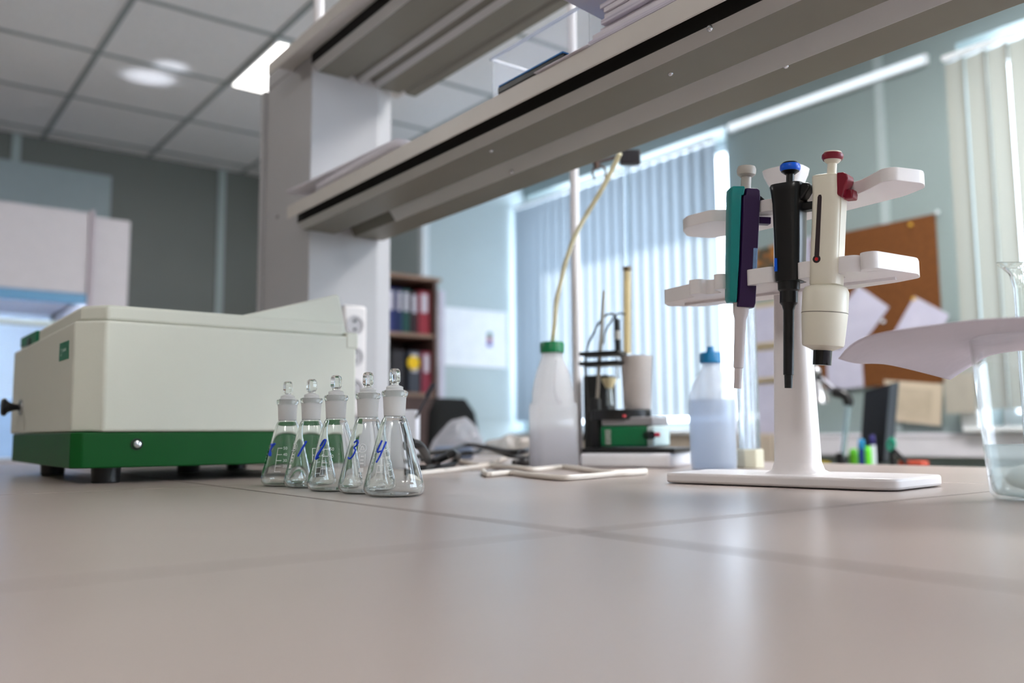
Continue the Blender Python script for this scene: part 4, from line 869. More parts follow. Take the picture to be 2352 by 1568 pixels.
jw = MB(); jw.tube([dep(1370, 378, dq), dep(1361, 394, dq), dep(1366, 412, dq)], 2.6*k, 8, 5); jw.tube([dep(1370, 378, dq), dep(1388, 385, dq), dep(1391, 402, dq), dep(1389, 408, dq)], 2.6*k, 8, 5)
obj('jaw', jw, MATS['brown_metal'], clp)
obj('jaw', MB().cyl(dep(1369, 372, dq), dep(1371, 388, dq), 6*k, 12), MATS['brown_metal'], clp)
p = dep(1439, 345, dq+0.01)
tag(obj('white_pole', MB().cyl((p.x+0.012, p.y+0.016, p.z-0.012), (p.x+0.012, p.y+0.016, ZC), 0.0075, 18), MATS['pole_white']), 'thinner white pole carrying the black clamp, right of the long pole', 'pole')

# ================================================================== CABLES, BAGS AND BOXES ON THE BENCH
M_wcord = mat('cream_white_cord', (222, 214, 206), 0.45, noise=0.02)
def cord(name, pts, r, m, label, cat='cable', n=10, sub=7):
    P = [onz(x, y, z) for x, y, z in pts]; tag(obj(name, MB().tube(P, r, n, sub), m), label, cat)
cord('power_cable', [(955, 1088, .004), (1010, 1082, .004), (1080, 1074, .004), (1130, 1070, .004), (1180, 1073, .006), (1230, 1078, .004), (1290, 1072, .004), (1330, 1076, .004), (1390, 1085, .004), (1440, 1084, .004), (1483, 1081, .004)], 0.0042, M_wcord, 'long cream white cord lying on the bench in front of the bottle')
cord('power_cable', [(1110, 1080, .004), (1118, 1089, .004), (1150, 1087, .004), (1180, 1086, .004), (1230, 1092, .004), (1290, 1097, .004), (1350, 1094, .004), (1400, 1089, .004), (1445, 1087, .0042), (1482, 1084, .0042)], 0.0040, M_wcord, 'front loop of cream cord with a kinked end, nearest the bench seam')
cord('power_cable', [(1040, 1054, .006), (1075, 1064, .006), (1105, 1069, .005), (1140, 1060, .006), (1165, 1048, .008)], 0.0048, mat('dull_cord', (190, 178, 166), 0.5, noise=0.04), 'thick dull cream cord crossing behind the long white one')
cord('power_cable', [(945, 1016, .05), (965, 1024, .045), (978, 1045, .03), (990, 1062, .014), (1040, 1042, .03), (1050, 1050, .02), (1035, 1068, .0075), (990, 1076, .0075), (940, 1077, .0075)], 0.0062, M_cable, 'coiled thick black cable beside the front flask')
cord('power_cable', [(950, 1050, .02), (985, 1041, .026), (1035, 1034, .03), (1065, 1022, .036), (1110, 1025, .034), (1160, 1036, .03), (1195, 1037, .03), (1210, 1034, .03), (1221, 1032, .03)], 0.0048, M_cable, 'black cable arching over the others towards the milk-shaped bottle')
cord('power_cable', [(1070, 1020, .036), (1120, 1030, .026), (1160, 1044, .02), (1200, 1050, .014), (1245, 1052, .012)], 0.0042, M_cable, 'second black cable running low towards the milk-shaped bottle')
cord('power_cable', [(955, 1056, .01), (1000, 1054, .012), (1060, 1042, .02), (1085, 1040, .022), (1105, 1034, .024)], 0.0045, M_cable, 'short black cable tangled low beside the flasks')
cord('power_adapter', [(1180, 1064, .007), (1200, 1062, .008), (1235, 1060, .008)], 0.007, mat('dark_adapter', (58, 54, 56), 0.5, noise=0.05), 'dark rounded adapter lying left of the milk-shaped bottle', 'adapter', 12, 6)
# crumpled clear bags
M_bag = thinfilm('crumpled_clear_film', (212, 214, 224), 0.42, 0.12, 0.06, 0.5)
def bag(label, outline, z0, m, depth=0.10, seed=1, name='plastic_bag'):
    """a crumpled pillow whose silhouette spans given base points on the bench"""
    rnd = random.Random(seed); x0, x1, yb, yt = outline
    A = onz(x0, yb, 0); B = onz(x1, yb, 0); ax = (B-A); Lh = ax.length; ax.normalize(); bx = Vector((-ax.y, ax.x, 0))
    if bx.dot(Vector((A.x, A.y, 0))) < 0: bx = -bx
    hgt = (yb-yt)*((A+B)/2-CP).dot(ZF)/FPX
    from mathutils import noise as NZ
    hp = [0.30, 0.50, 0.72, 0.95, 1.0, 0.88, 0.45] if seed == 3 else [0.5, 0.8, 0.7, 1.0, 0.75, 0.9, 0.6]
    def fn(u, v):
        th = u*2*PI; lat = v*PI/2; rr_ = math.cos(lat)**0.6
        x = Lh/2+Lh/2*rr_*math.cos(th); y = depth/2+depth/2*rr_*math.sin(th)
        t = max(0, min(5.999, x/Lh*6)); i = int(t); hx = hp[i]*(1-(t-i))+hp[i+1]*(t-i)
        p_ = A+ax*x+bx*y+Vector((0, 0, 0.003+math.sin(lat)**0.9*hgt*hx))
        if v > 0.04:
            q_ = p_*38+Vector((seed, 0, 0)); p_ += Vector((NZ.noise(q_), NZ.noise(q_+Vector((9, 9, 9))), abs(NZ.noise(q_+Vector((5, 3, 1))))))*0.011
        return p_
    tag(obj(name, MB().grid(fn, 40, 12), m, smooth=0), label, 'plastic bag')
bag('peaked translucent plastic bag over something blue-grey, beside the cables', (962, 1092, 1050, 962), 0, M_bag, 0.14, 3)
bag('low crumpled clear plastic bag with grey contents left of the milk-shaped bottle', (1085, 1235, 1050, 1000), 0, thinfilm('crumpled_grey_film', (190, 182, 176), 0.5, 0.12, 0.06, 0.4), 0.12, 7)
pb_ = onz(1050, 1056, 0)
tag(obj('packet', MB().box((-0.045, -0.03, 0), (0.05, 0.03, 0.032), Matrix.Translation((pb_.x+0.02, pb_.y+0.05, 0.0)) @ Matrix.Rotation(-0.6, 4, 'Z')), mat('slate_blue_plastic', (96, 108, 130), 0.5, noise=0.1), bevel=0.008), 'small slate-blue packet inside the peaked plastic bag', 'packet')
tag(obj('paper_sheet', wbox(MB(), -0.16, -0.05, 0.10, 0.20, 0.001, 0.004), mat('pinkish_paper', (205, 190, 188), 0.7)), 'flat pinkish paper lying under the black cables', 'paper')
# white carton and black pen behind the front flask
p = onz(925, 1062, 0); dd_ = 1.72
wc = dep(925, 1010, dd_)
tag(obj('white_carton', MB().box((-0.032, -0.03, 0), (0.030, 0.03, 0.0), Matrix.Identity(4)) if False else MB().box((-0.030, -0.025, 0), (0.030, 0.025, 0.108), Matrix.Translation((wc.x, wc.y, 0)) @ Matrix.Rotation(rz, 4, 'Z')), mat('white_carton_card', (222, 224, 236), 0.6, noise=0.02), bevel=0.002), 'small white carton behind the front flask with a pen in it', 'carton')
tag(obj('black_pen', MB().cyl(dep(955, 960, dd_-0.02), dep(982, 908, dd_-0.01), 0.0028, 12).cyl(dep(980, 911, dd_-0.01), dep(996, 881, dd_-0.005), 0.0052, 12), mat('dark_pen', (45, 42, 52), 0.4)), 'slanting dark pen with black cap sticking out of the white carton', 'pen')
# ================================================================== THINGS ON THE SHELVES
def sheet_on(name, label, corners, z, m, thick=0.0006, cat='paper', curl=0.0):
    c = [Vector((x, y, z)) for x, y in corners]
    def fn(u, v): p_ = c[0]*(1-u)*(1-v)+c[1]*u*(1-v)+c[2]*u*v+c[3]*(1-u)*v; return p_+Vector((0, 0, thick/2+0.0006+curl*(1-u)**2))
    return tag(obj(name, MB().grid(fn, 8, 6), m, solid=thick, smooth=60), label, cat)
ZS = 0.529
sheet_on('paper_stack', 'loose white papers spread on the lower shelf beside the column', [(0.692, 1.54), (0.692, 1.22), (0.90, 1.20), (0.90, 1.55)], ZS, M_paper, 0.014, curl=0.0)
sheet_on('paper_folder', 'thin raised white folder on the papers beside the column', [(0.682, 1.655), (0.70, 1.24), (0.93, 1.28), (0.90, 1.64)], ZS+0.0156, M_paper, 0.006, curl=0.004)
sheet_on('paper_sheet', 'white sheet jutting over the lower shelf edge under the clear box', [(0.690, 0.86), (0.690, 0.755), (0.84, 0.75), (0.84, 0.86)], ZS, M_paper, 0.0012)
ps = thing('document_pile', 'thick pile of white documents at the upper edge of the lower shelf', 'papers', (0.80, 0.55, ZS))
for k in range(7):
    dy = random.uniform(-0.01, 0.012); dx = random.uniform(-0.006, 0.004)
    obj('sheet_bundle', MB().box((0.697+dx, 0.20, ZS+0.0006+k*0.0065), (0.90, 0.755+dy-0.004*k, ZS+0.0066+k*0.0065)), M_paper if k % 3 else printed('printed_paper', (205, 200, 215), (120, 115, 140), 60, 0.3), ps, bevel=0.001, smooth=0)
hl = MB(); hl.grid(lambda u, v: Vector((0.69+0.20*v, 0.80-0.55*u, ZS+0.052+0.022*(1-u)**2*(1-v)+0.004)), 12, 6)
obj('curling_sheet', hl, M_paper, ps, solid=0.002)
nb = onx(1150, 233, 0.70); nb2 = onx(1302, 155, 0.70)
nb_t = thing('dark_tablet', 'slim black case with blue top edge on the lower shelf front', 'tablet case', (0.76, (nb.y+nb2.y)/2, ZS))
obj('case', MB().box((0.6945, nb2.y, ZS+0.0008), (0.84, nb.y, ZS+0.011)), M_black, nb_t, bevel=0.002)
obj('blue_cover', MB().box((0.6948, nb2.y+0.002, ZS+0.0112), (0.838, nb.y-0.002, ZS+0.0135)), mat('blue_cover', (40, 110, 180), 0.4, noise=0.05), nb_t, bevel=0.0006)
M_acr = thinfilm('clear_acrylic', (204, 212, 230), 0.14, 0.4, 0.04, 0.4)
bx_ = thing('clear_plastic_box', 'transparent plastic box lying open on the lower shelf', 'plastic box', (0.80, 0.92, ZS+0.011))
A0 = onz(1190, 195, ZS+0.012); 
y0b, y1b, x0b, x1b, hb_ = 0.80, 1.015, 0.735, 0.875, 0.075
Mt = Matrix.Translation((0, 0, ZS+0.0142))
bx_pan = [((x0b, y0b, 0), (x1b, y1b, 0.002)), ((x0b, y0b, 0.002), (x1b, y0b+0.002, hb_)), ((x0b, y1b-0.002, 0.002), (x1b, y1b, hb_)), ((x1b-0.002, y0b+0.002, 0.002), (x1b, y1b-0.002, hb_)), ((x0b, y0b+0.002, 0.002), (x0b+0.002, y1b-0.002, hb_))]
for a_, b_ in bx_pan: obj('panel', MB().box(a_, b_, Mt), M_acr, bx_, smooth=0)
rim = MB()
for a_, b_ in [((x0b-.003, y0b-.003), (x1b+.003, y0b)), ((x0b-.003, y1b), (x1b+.003, y1b+.003)), ((x0b-.003, y0b), (x0b, y1b)), ((x1b, y0b), (x1b+.003, y1b))]: rim.box((a_[0], a_[1], hb_-0.004), (b_[0], b_[1], hb_), Mt)
obj('rim', rim, thinfilm('acrylic_edge', (220, 226, 240), 0.7, 0.05, 0.05, 0.4), bx_)
a = onz(1762, 236, ZS); b = onz(2134, 106, ZS)
sheet_on('paper_sheet', 'narrow white sheet peeking out behind the lower shelf above the pipettes', [(0.86, a.y+0.02), (0.86, b.y), (0.952, b.y), (0.955, a.y)], ZS, M_paper, 0.0012)

# ================================================================== BACKGROUND: far left
fh = thing('fume_hood', 'white fume hood with lit blue-white cabinet at the left edge', 'fume hood', (0.4, 4.9, ZFL))
YH = 4.40
pL = ony(-260, 470, YH).x; xm = ony(207, 490, YH).x; xr2 = ony(218, 500, YH).x; xe = ony(302, 503, YH).x; zt3 = ony(207, 488, YH).z; zb3 = ony(100, 668, YH).z
M_hood = mat('hood_white', (212, 206, 212), 0.45, noise=0.02)
obj('upper_casing', MB().box((pL, YH, zb3), (xm, YL-0.01, zt3)), M_hood, fh, bevel=0.006)
obj('side_post', MB().box((xr2, YH+0.01, -0.03), (xe, YL-0.01, ony(260, 501, YH).z)), M_hood, fh, bevel=0.008)
obj('edge_strip', MB().box((xm+0.001, YH-0.012, -0.03), (xr2-0.001, YH+0.02, ony(210, 488, YH).z+0.01)), mat('hood_strip', (188, 176, 186), 0.4, noise=0.01), fh, bevel=0.004)
zb4 = ony(100, 690, YH).z
obj('blue_sash_rail', MB().box((pL, YH-0.008, zb4-0.004), (xm, YH+0.02, zb3-0.001)), mat('blue_sash_rail', (100, 160, 205), 0.35, noise=0.02), fh, bevel=0.003)
obj('rear_wall', MB().box((pL, YL-0.18, -0.03), (xm, YL-0.16, zb3)), mat('hood_inside', (220, 234, 248), 0.5, noise=0.02), fh)
zr5 = ony(100, 742, YH).z
obj('sash_bar', MB().box((pL, YH+0.005, zr5-0.012), (xm, YH+0.02, zr5+0.010)), mat('aluminium_bar', (160, 165, 160), 0.35, metal=0.6, noise=0.02), fh, bevel=0.002)
obj('work_surface', MB().box((pL, YH-0.03, ony(20, 1050, YH).z-0.01), (xe, YL-0.16, -0.032)), mat('hood_worktop', (216, 212, 208), 0.4, noise=0.02), fh, bevel=0.005)
obj('under_cabinet', MB().box((pL, YH, ZFL), (xe-0.01, YL-0.16, ony(20, 1050, YH).z-0.012)), M_hood, fh)
obj('hood_lamp', MB().box((pL+0.1, YH+0.03, zb3-0.028), (xm-0.05, YH+0.06, zb3-0.005)), emis('hood_tube_glow', (0.74, 0.87, 1.0), 60.0), fh, bevel=0.003)
zz5 = ony(20, 915, YH+0.2).z
obj('blue_tray', MB().box((pL, YH+0.2, -0.03), (xm-0.02, YH+0.5, zz5)), mat('pale_blue_tray', (150, 178, 212), 0.4, noise=0.03), fh, bevel=0.004)

# cabinet with binders, below the wall return
YC = 4.05
def cy_(px, py): return ony(px, py, YC)
xa = cy_(870, 630).x; xb_ = cy_(1003, 640).x; zt6 = cy_(960, 634).z
cab = thing('bookcase', 'dark brown bookcase of binders beside the grey column', 'bookcase', ((xa+xb_)/2, YC+0.15, ZFL))
M_wood = mat('dark_brown_wood', (72, 52, 48), 0.5, noise=0.12, scale=14); M_woodl = mat('brown_wood_edge', (150, 122, 105), 0.5, noise=0.08, scale=14)
obj('top_board', MB().box((xa-0.02, YC-0.02, zt6-0.02), (xb_+0.02, YC+0.33, zt6)), M_woodl, cab, bevel=0.002)
obj('side_panel', MB().box((xb_-0.02, YC-0.01, ZFL), (xb_, YC+0.33, zt6-0.021)), mat('side_panel_wood', (96, 74, 68), 0.5, noise=0.1), cab, bevel=0.002)
obj('side_panel', MB().box((xa, YC-0.01, ZFL), (xa+0.02, YC+0.33, zt6-0.021)), MATS['side_panel_wood'], cab)
obj('back_panel', MB().box((xa+0.021, YC+0.31, ZFL), (xb_-0.021, YC+0.33, zt6-0.021)), M_wood, cab)
zsh = [cy_(960, 770).z, cy_(960, 906).z, -0.6]
for z in zsh: obj('shelf', MB().box((xa+0.021, YC-0.005, z-0.009), (xb_-0.021, YC+0.305, z+0.009)), M_woodl, cab, bevel=0.001)
obj('door_lower', MB().box((xa+0.022, YC-0.02, ZFL+0.05), (xb_-0.022, YC-0.008, zsh[1]-0.012)), M_wood, cab, bevel=0.002)
obj('white_door_edge', MB().box((xb_+0.001, YC-0.03, ZFL+0.1), (xb_+0.035, YC-0.01, cy_(1010, 668).z)), mat('pale_door_edge', (206, 204, 222), 0.4), cab, bevel=0.003)
def binder(px0, px1, shelf, h, col, lab, zl=True):
    a_ = cy_(px0, 700).x; b_ = cy_(px1, 700).x; z0_ = zsh[shelf]+0.0095
    r = thing('ring_binder', lab, 'binder', ((a_+b_)/2, YC+0.15, z0_))
    m = mat('binder_%d_%d_%d' % col, col, 0.5, noise=0.05)
    obj('spine', MB().box((a_, YC+0.02, z0_), (b_, YC+0.28, z0_+h)), m, r, bevel=0.003)
    w_ = b_-a_
    if zl: obj('label', MB().box((a_+w_*0.22, YC+0.0185, z0_+h*0.5), (b_-w_*0.22, YC+0.0198, z0_+h*0.93)), mat('binder_label', (205, 200, 215), 0.6), r, smooth=0)
hB = cy_(950, 664).z-zsh[0]-0.0095; hB2 = cy_(950, 805).z-zsh[1]-0.0095
binder(890, 912, 0, hB, (40, 50, 110), 'blue binder at the left end of the upper bookcase shelf')
binder(915, 928, 0, hB, (20, 40, 90), 'navy binder on the upper bookcase shelf, left of the green one')
binder(929, 946, 0, hB, (16, 70, 66), 'dark green binder with pale label on the upper bookcase shelf')
binder(948, 964, 0, hB*0.96, (50, 22, 30), 'blackish maroon binder between the green and red ones')
binder(966, 992, 0, hB, (150, 40, 56), 'red binder with pale label on the upper bookcase shelf')
binder(905, 934, 1, hB2, (38, 34, 40), 'black binder behind the front flask, lower bookcase shelf', False)
binder(944, 970, 1, hB2, (60, 64, 76), 'dark grey binder with a yellow disc on the lower bookcase shelf')
binder(974, 994, 1, hB2, (140, 44, 66), 'maroon red binder on the lower bookcase shelf')
p = ony(958, 832, YC-0.02)
tag(obj('yellow_disc', MB().lathe([(0.037, 0), (0.037, 0.003), (0, 0.003)], 32, M=Matrix.Translation((p.x, YC+0.0178, p.z)) @ Matrix.Rotation(PI/2, 4, 'X')), mat('yellow_disc', (238, 196, 0), 0.5, noise=0)), 'round yellow sticker on the dark grey binder', 'sticker')
# whiteboard sheet on the return wall
YW = 4.42
a = ony(1016, 704, YW); b = ony(1162, 846, YW)
wbd = thing('whiteboard', 'white board with faint writing and small magnets on the corner wall', 'whiteboard', ((a.x+b.x)/2, YW, (a.z+b.z)/2))
obj('board', MB().box((a.x-0.08, YW-0.014, b.z), (b.x, YW-0.001, a.z)), printed('board_white', (246, 249, 255), (190, 200, 225), 25, 0.25), wbd, bevel=0.003)
for k, (py, c_) in enumerate([(769, (70, 130, 120)), (779, (170, 70, 90)), (790, (80, 80, 170))]):
    p = ony(1124, py, YW-0.014); obj('magnet', MB().lathe([(0.018, 0), (0.018, 0.006), (0, 0.006)], 16, M=Matrix.Translation((p.x, YW-0.014, p.z)) @ Matrix.Rotation(PI/2, 4, 'X')), mat('magnet_%d' % k, c_, 0.4, noise=0), wbd)
# office chair
p = dep(1046, 950, 3.75)
ch = thing('office_chair', 'black office chair back beyond the bench, below the whiteboard', 'office chair', (p.x, p.y, ZFL), 0.25, world=False)
zc_ = dep(1050, 914, 3.75).z-ZFL
cb_ = MB(); loft(cb_, [(zc_-0.50, sq(-0.0, 0, 0.14, 0.03, 0.5)), (zc_-0.25, sq(0, 0.0, 0.16, 0.04, 0.45)), (zc_-0.06, sq(0, 0.02, 0.13, 0.035, 0.5)), (zc_, sq(0, 0.03, 0.09, 0.02, 0.6))])
M_chair = mat('black_chair_fabric', (9, 10, 12), 0.9, noise=0.15, scale=80)
obj('backrest', cb_, M_chair, ch, smooth=60)
obj('seat', MB().box((-0.23, -0.45, 0.42), (0.23, 0.0, 0.50)), M_chair, ch, bevel=0.03)
obj('column', MB().cyl((0, -0.22, 0.08), (0, -0.22, 0.42), 0.025, 16), M_black, ch)
for k in range(5):
    a_ = 2*PI*k/5; obj('leg', MB().cyl((0, -0.22, 0.09), (0.28*math.cos(a_), -0.22+0.28*math.sin(a_), 0.05), 0.02, 10, 0.013).ball((0.28*math.cos(a_), -0.22+0.28*math.sin(a_), 0.027), 0.027, 12), M_black, ch)
obj('back_bar', MB().tube([(0, -0.1, 0.40), (0, 0.06, 0.42), (0, 0.06, 0.55)], 0.015, 10, 5), M_black, ch)

# ================================================================== BACKGROUND: pier wall with cork board, papers, desk things
def wx(px, py, off=0.0): return onx(px, py, XW-off)
def wallquad(px_list, off, th):
    q = [wx(x, y, off+th) for x, y in px_list]; q2 = [v+Vector((th, 0, 0)) for v in q]
    mb = MB(); vs = [mb.bm.verts.new(v) for v in q+q2]; n_ = len(q); mb.bm.faces.new(vs[:n_]); mb.bm.faces.new(vs[n_:][::-1])
    for i in range(n_): mb.bm.faces.new([vs[i], vs[n_+i], vs[n_+(i+1) % n_], vs[(i+1) % n_]])
    return mb
M_cork = mat('brown_cork', (104, 60, 20), 0.85, noise=0.14, scale=60, bump=0.4, bscale=300)
a = wx(1880, 545); b = wx(2150, 490); c = wx(2160, 868)
ck = thing('cork_board', 'brown cork notice board on the wall right of the pipettes', 'notice board', (XW, (a.y+b.y)/2, 0.6))
ztc = wx(2148, 492).z; zbc = wx(1900, 893).z; yr_ = wx(2150, 500).y; yl_ = wx(1872, 700).y
obj('cork_panel', MB().box((XW-0.014, yr_, zbc), (XW-0.001, yl_, ztc)), M_cork, ck, bevel=0.001, smooth=0)
M_pw = printed('notice_paper', (196, 194, 214), (140, 140, 170), 45, 0.35)
def notice(label, pts, off=0.016, m=None, name='notice_paper', th=0.0008, group=None):
    return tag(obj(name, wallquad(pts, off, th), m or M_pw, smooth=0), label, 'notice', group)
notice('tilted square notice pinned on the cork board beside the white pipette', [(1905, 742), (1972, 656), (2042, 705), (1950, 832)])
notice('upright notice at the lower left corner of the cork board', [(1898, 800), (1978, 800), (1984, 888), (1902, 896)], 0.0175)
notice('tilted notice near the right side of the cork board', [(2100, 680), (2180, 722), (2150, 800), (2050, 770)])
notice('lavender notice seen between the black and white pipettes', [(1848, 545), (1900, 540), (1900, 700), (1850, 700)], 0.002)
for k, (x, y) in enumerate([(2093, 516), (2100, 686), (2030, 738), (1972, 660), (2155, 487)]):
    p = wx(x, y, 0.018)
    tag(obj('push_pin', MB().lathe([(0.006, 0), (0.004, 0.004), (0.007, 0.009), (0, 0.010)], 12, M=Matrix.Translation(p) @ Matrix.Rotation(-PI/2, 4, 'Y')), mat('pin_yellow' if k < 2 else 'pin_white', (215, 170, 60) if k < 2 else (226, 232, 240), 0.4, noise=0)),
        ['yellow push pin at the upper right of the cork board', 'yellow push pin on the right tilted notice', 'pale push pin in the middle of the cork board', 'pale push pin on the left tilted notice', 'white push pin at the top right corner of the cork board'][k], 'push pin')
o = notice('beige framed sheet hanging crooked below the cork board', [(2030, 872), (2165, 882), (2160, 978), (2050, 966)], 0.02, mat('beige_frame_card', (205, 190, 170), 0.6, noise=0.02), 'framed_sheet', 0.006)
obj('inner_print', wallquad([(2058, 888), (2142, 896), (2138, 966), (2062, 958)], 0.0265, 0.0008), printed('beige_print', (196, 182, 162), (130, 118, 100), 60, 0.5), o, smooth=0)
# photo collage and notice holder at the left of the pier
pc = tag(obj('flower_picture', wallquad([(1735, 575), (1782, 562), (1790, 655), (1740, 660)], 0.002, 0.004), None, smooth=0), 'picture of golden flowers on the wall between the purple and black pipettes', 'picture')
m = bpy.data.materials.new('golden_flowers'); m.use_nodes = True; nt = m.node_tree; pr_ = nt.nodes['Principled BSDF']
vo = nt.nodes.new('ShaderNodeTexVoronoi'); vo.inputs['Scale'].default_value = 26; tcx = nt.nodes.new('ShaderNodeTexCoord'); cr_ = nt.nodes.new('ShaderNodeValToRGB')
for i_, (ps_, c_) in enumerate([(0.0, (214, 150, 40)), (0.35, (160, 95, 30)), (0.6, (60, 66, 48)), (1.0, (40, 44, 50))]):
    e_ = cr_.color_ramp.elements[i_] if i_ < 2 else cr_.color_ramp.elements.new(ps_); e_.position = ps_; e_.color = lin(c_)+(1,)
nt.links.new(tcx.outputs['Object'], vo.inputs[0]); nt.links.new(vo.outputs['Distance'], cr_.inputs[0]); nt.links.new(cr_.outputs[0], pr_.inputs['Base Color']); pc.data.materials.append(m)
nh = thing('notice_holder', 'beige wall holder with four rows of papers behind the glass cylinder', 'paper holder', wx(1760, 850))
M_beige = mat('beige_card', (188, 172, 140), 0.6, noise=0.03)
yA, yB = wx(1690, 850).y, wx(1800, 850).y
obj('back_board', MB().box((XW-0.01, yB, wx(1760, 1000).z), (XW-0.001, yA, wx(1760, 695).z)), M_beige, nh, smooth=0)
for (t_, b_) in [(705, 788), (805, 868), (882, 996)]:
    z0_, z1_ = wx(1760, b_).z, wx(1760, t_).z
    obj('paper', MB().box((XW-0.013, yB+0.004, z0_), (XW-0.0105, yA-0.004, z1_)), M_pw, nh, smooth=0)
    obj('pocket_lip', MB().box((XW-0.024, yB+0.002, z0_-0.014), (XW-0.0135, yA-0.002, z0_+0.001)), M_beige, nh)
# far papers and box beyond the pier, under window 2
wb = wx(2250, 950, 0.09)
tag(obj('window_box', MB().box((XW-0.095, wx(2275, 950).y, SILL+0.0005), (XW-0.02, wx(2234, 950).y, SILL+0.075)), mat('white_box', (232, 236, 240), 0.5), bevel=0.004), 'small white box on the window sill left of the beaker', 'box')
pz = wx(2210, 868); pz2 = wx(2262, 962)
tag(obj('grey_folder', MB().box((XW-0.130, wx(2275, 900).y, SILL+0.05), (XW-0.112, wx(2208, 900).y, wx(2208, 860).z)), mat('grey_folder', (165, 160, 150), 0.6)), 'grey-beige folder leaning in the window beside the pier', 'folder')
# desk behind the bench, carrying the monitor and pens
ZD = -0.16
dk = thing('desk', 'low desk beyond the bench, mostly hidden behind its edge', 'desk', (2.7, 1.4, ZFL))
obj('desk_top', MB().box((2.20, 0.1, ZD-0.025), (3.36, 2.35, ZD)), mat('desk_top_grey', (128, 124, 112), 0.5), dk, bevel=0.003)
for x in (2.25, 3.31):
    for y in (0.15, 2.30): obj('leg', MB().box((x-0.025, y-0.025, ZFL), (x+0.025, y+0.025, ZD-0.026)), mat('desk_leg', (90, 90, 92), 0.5), dk)
XD = 2.80
def dx_(px, py): return onx(px, py, XD)
mon = thing('monitor', 'dark flat monitor seen edge-on beyond the pipette stand', 'monitor', Vector((XD+0.05, dx_(2030, 900).y, ZD)))
c0, c1_, c2_, c3_ = onx(1990, 897, XD), onx(2057, 878, XD-0.16), onx(2042, 1062, XD-0.16), onx(1978, 1070, XD)
th = Vector((0.012, 0.016, 0))
mb = MB(); vs = [mb.bm.verts.new(v) for v in [c0, c1_, c2_, c3_]+[v+th for v in (c0, c1_, c2_, c3_)]]
for f in ((0, 1, 2, 3), (7, 6, 5, 4), (0, 4, 5, 1), (1, 5, 6, 2), (2, 6, 7, 3), (3, 7, 4, 0)): mb.bm.faces.new([vs[i] for i in f])
so_ = obj('screen', mb, mat('dark_screen', (24, 25, 31), 0.8, noise=0.05, spec=0.2), mon, bevel=0.002)
mb = MB(); 
E1 = (c1_-c0).normalized()
vs = [mb.bm.verts.new(v) for v in [c1_-E1*0.012, c1_+E1*0.02, c2_+E1*0.02, c2_-E1*0.012]+[v+th*1.4 for v in (c1_-E1*0.012, c1_+E1*0.02, c2_+E1*0.02, c2_-E1*0.012)]]
for f in ((0, 1, 2, 3), (7, 6, 5, 4), (0, 4, 5, 1), (1, 5, 6, 2), (2, 6, 7, 3), (3, 7, 4, 0)): mb.bm.faces.new([vs[i] for i in f])
for v in vs[:4]: v.co -= th*0.4
obj('bezel', mb, M_black, mon)
cm_ = (c2_+c3_)/2
obj('stand', MB().cyl((cm_.x, cm_.y, ZD+0.012), (cm_.x, cm_.y, cm_.z+0.03), 0.02, 16).lathe([(0.09, 0), (0.085, 0.01), (0, 0.012)], 28, M=Matrix.Translation((cm_.x, cm_.y, ZD+0.0005))), M_black, mon)
# pens
def pen(px, py0, py1, w_, col, cap, label, x=2.50):
    a_ = onx(px, py0, x); k_ = (a_-CP).dot(ZF)/FPX; zt_ = a_.z
    r = thing('marker_pen', label, 'marker', (a_.x, a_.y, ZD), world=False, group=None)
    zc = onx(px, py1, x).z-ZD; H_ = zt_-ZD
    obj('barrel', MB().lathe([(w_*k_*0.5, 0.012), (w_*k_*0.5, zc), (0, zc)], 16), mat('pen_%d_%d_%d' % col, col, 0.4, noise=0), r)
    obj('cap', MB().lathe([(w_*k_*0.46, zc), (w_*k_*0.5, zc+0.002), (w_*k_*0.42, H_-0.003), (w_*k_*0.3, H_), (0, H_)], 16), mat('pen_%d_%d_%d' % cap, cap, 0.4, noise=0), r)
pen(1978, 1008, 1030, 16, (30, 60, 140), (40, 150, 210), 'blue marker with light blue cap in the pen pot')
pen(2003, 998, 1022, 13, (225, 230, 240), (34, 24, 100), 'white marker with violet cap beside the monitor')
pen(1993, 1026, 1040, 15, (110, 225, 40), (110, 230, 50), 'bright green highlighter between the blue and white markers', 2.47)
pen(1960, 1030, 1044, 20, (90, 170, 30), (90, 180, 40), 'wide dark green highlighter left of the blue marker', 2.53)
p = onx(1975, 1030, 2.53)
pp = thing('pen_pot', 'green wire pen pot holding the markers', 'pen pot', (p.x+0.0, p.y-0.015, ZD+0.0005), world=False)
obj('pot', MB().lathe([(0, 0), (0.055, 0), (0.055, 0.09), (0.052, 0.09), (0.052, 0.004), (0, 0.004)], 28, cap=False), mat('pot_green', (70, 130, 40), 0.5), pp)
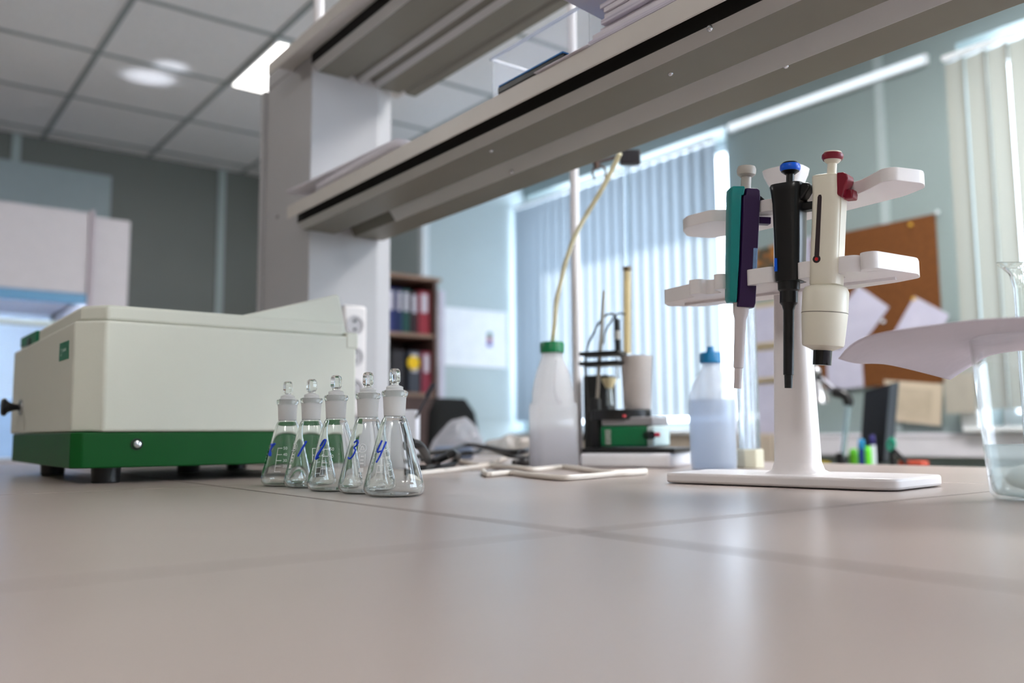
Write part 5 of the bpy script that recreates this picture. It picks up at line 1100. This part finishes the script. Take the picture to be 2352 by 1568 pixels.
# teal-handled tool and jointed lamp with chrome rod
p = onx(2048, 1012, 2.35); q_ = onx(2045, 1062, 2.35)
tl2 = thing('scissors', 'teal-handled black scissors standing by the monitor foot', 'scissors', (q_.x, q_.y, ZD))
obj('handle', MB().tube([onx(2044, 1034, 2.35), onx(2040, 1020, 2.35), onx(2049, 1008, 2.35), onx(2054, 1020, 2.35), onx(2048, 1036, 2.35)], 0.005, 10, 5), mat('teal_handle', (0, 150, 120), 0.4), tl2)
obj('blade', MB().cyl(onx(2048, 1036, 2.35), Vector((q_.x, q_.y, ZD+0.001)), 0.007, 10), M_black, tl2)
obj('blade', MB().cyl(onx(2052, 1032, 2.35), onx(2082, 1064, 2.35), 0.007, 10), M_black, tl2)
p = onx(2085, 1062, 2.35); tag(obj('red_tool', MB().box((-0.02, -0.035, 0), (0.02, 0.035, p.z-ZD+0.004), Matrix.Translation((p.x+0.03, p.y, ZD+0.0005))), mat('dull_red', (190, 70, 45), 0.5), bevel=0.004), 'dull red block on the desk right of the scissors', 'tool')
p = onx(1850, 1062, 2.62); tag(obj('yellow_folder', MB().box((-0.04, -0.06, 0), (0.04, 0.06, p.z-ZD+0.003), Matrix.Translation((p.x+0.05, p.y+0.02, ZD+0.0005))), mat('dull_yellow', (170, 150, 40), 0.5), bevel=0.004), 'dull yellow box on the desk behind the stand column', 'box')
XL = 2.40
lp = thing('desk_lamp', 'jointed desk lamp with chrome rod and black hinge beyond the stand', 'desk lamp', Vector((onx(1932, 1068, XL).x, onx(1932, 1068, XL).y, ZD)))
b0 = onx(1932, 1068, XL)
obj('base', MB().lathe([(0.06, 0), (0.058, 0.015), (0.014, 0.02), (0.014, onx(1932, 1040, XL).z-ZD), (0, onx(1932, 1040, XL).z-ZD)], 28, M=Matrix.Translation((b0.x, b0.y, ZD+0.0005))), M_black, lp)
obj('rod', MB().cyl(onx(1936, 1048, XL), onx(1950, 925, XL), 0.0075, 14), mat('bluish_chrome', (190, 215, 225), 0.2, metal=0.9, noise=0.02), lp)
obj('hinge', MB().tube([onx(1917, 900, XL), onx(1938, 906, XL), onx(1948, 918, XL), onx(1947, 930, XL)], 0.016, 12, 5), M_black, lp)
obj('arm', MB().cyl(onx(1885, 868, XL), onx(1925, 902, XL), 0.008, 12), mat('grey_arm', (110, 110, 118), 0.35, metal=0.6), lp)
obj('joint', MB().ball(onx(1882, 868, XL), 0.014, 16), M_black, lp)
hd = obj('lamp_head', MB().lathe([(0.012, 0), (0.016, 0.02), (0.033, 0.055), (0.036, 0.075), (0, 0.075)], 28, M=Matrix.Translation(onx(1877, 870, XL)) @ Matrix.Rotation(PI, 4, 'X')), M_chrome, lp)
obj('knob', MB().ball(onx(1876, 852, XL), 0.013, 14), M_chrome, lp)
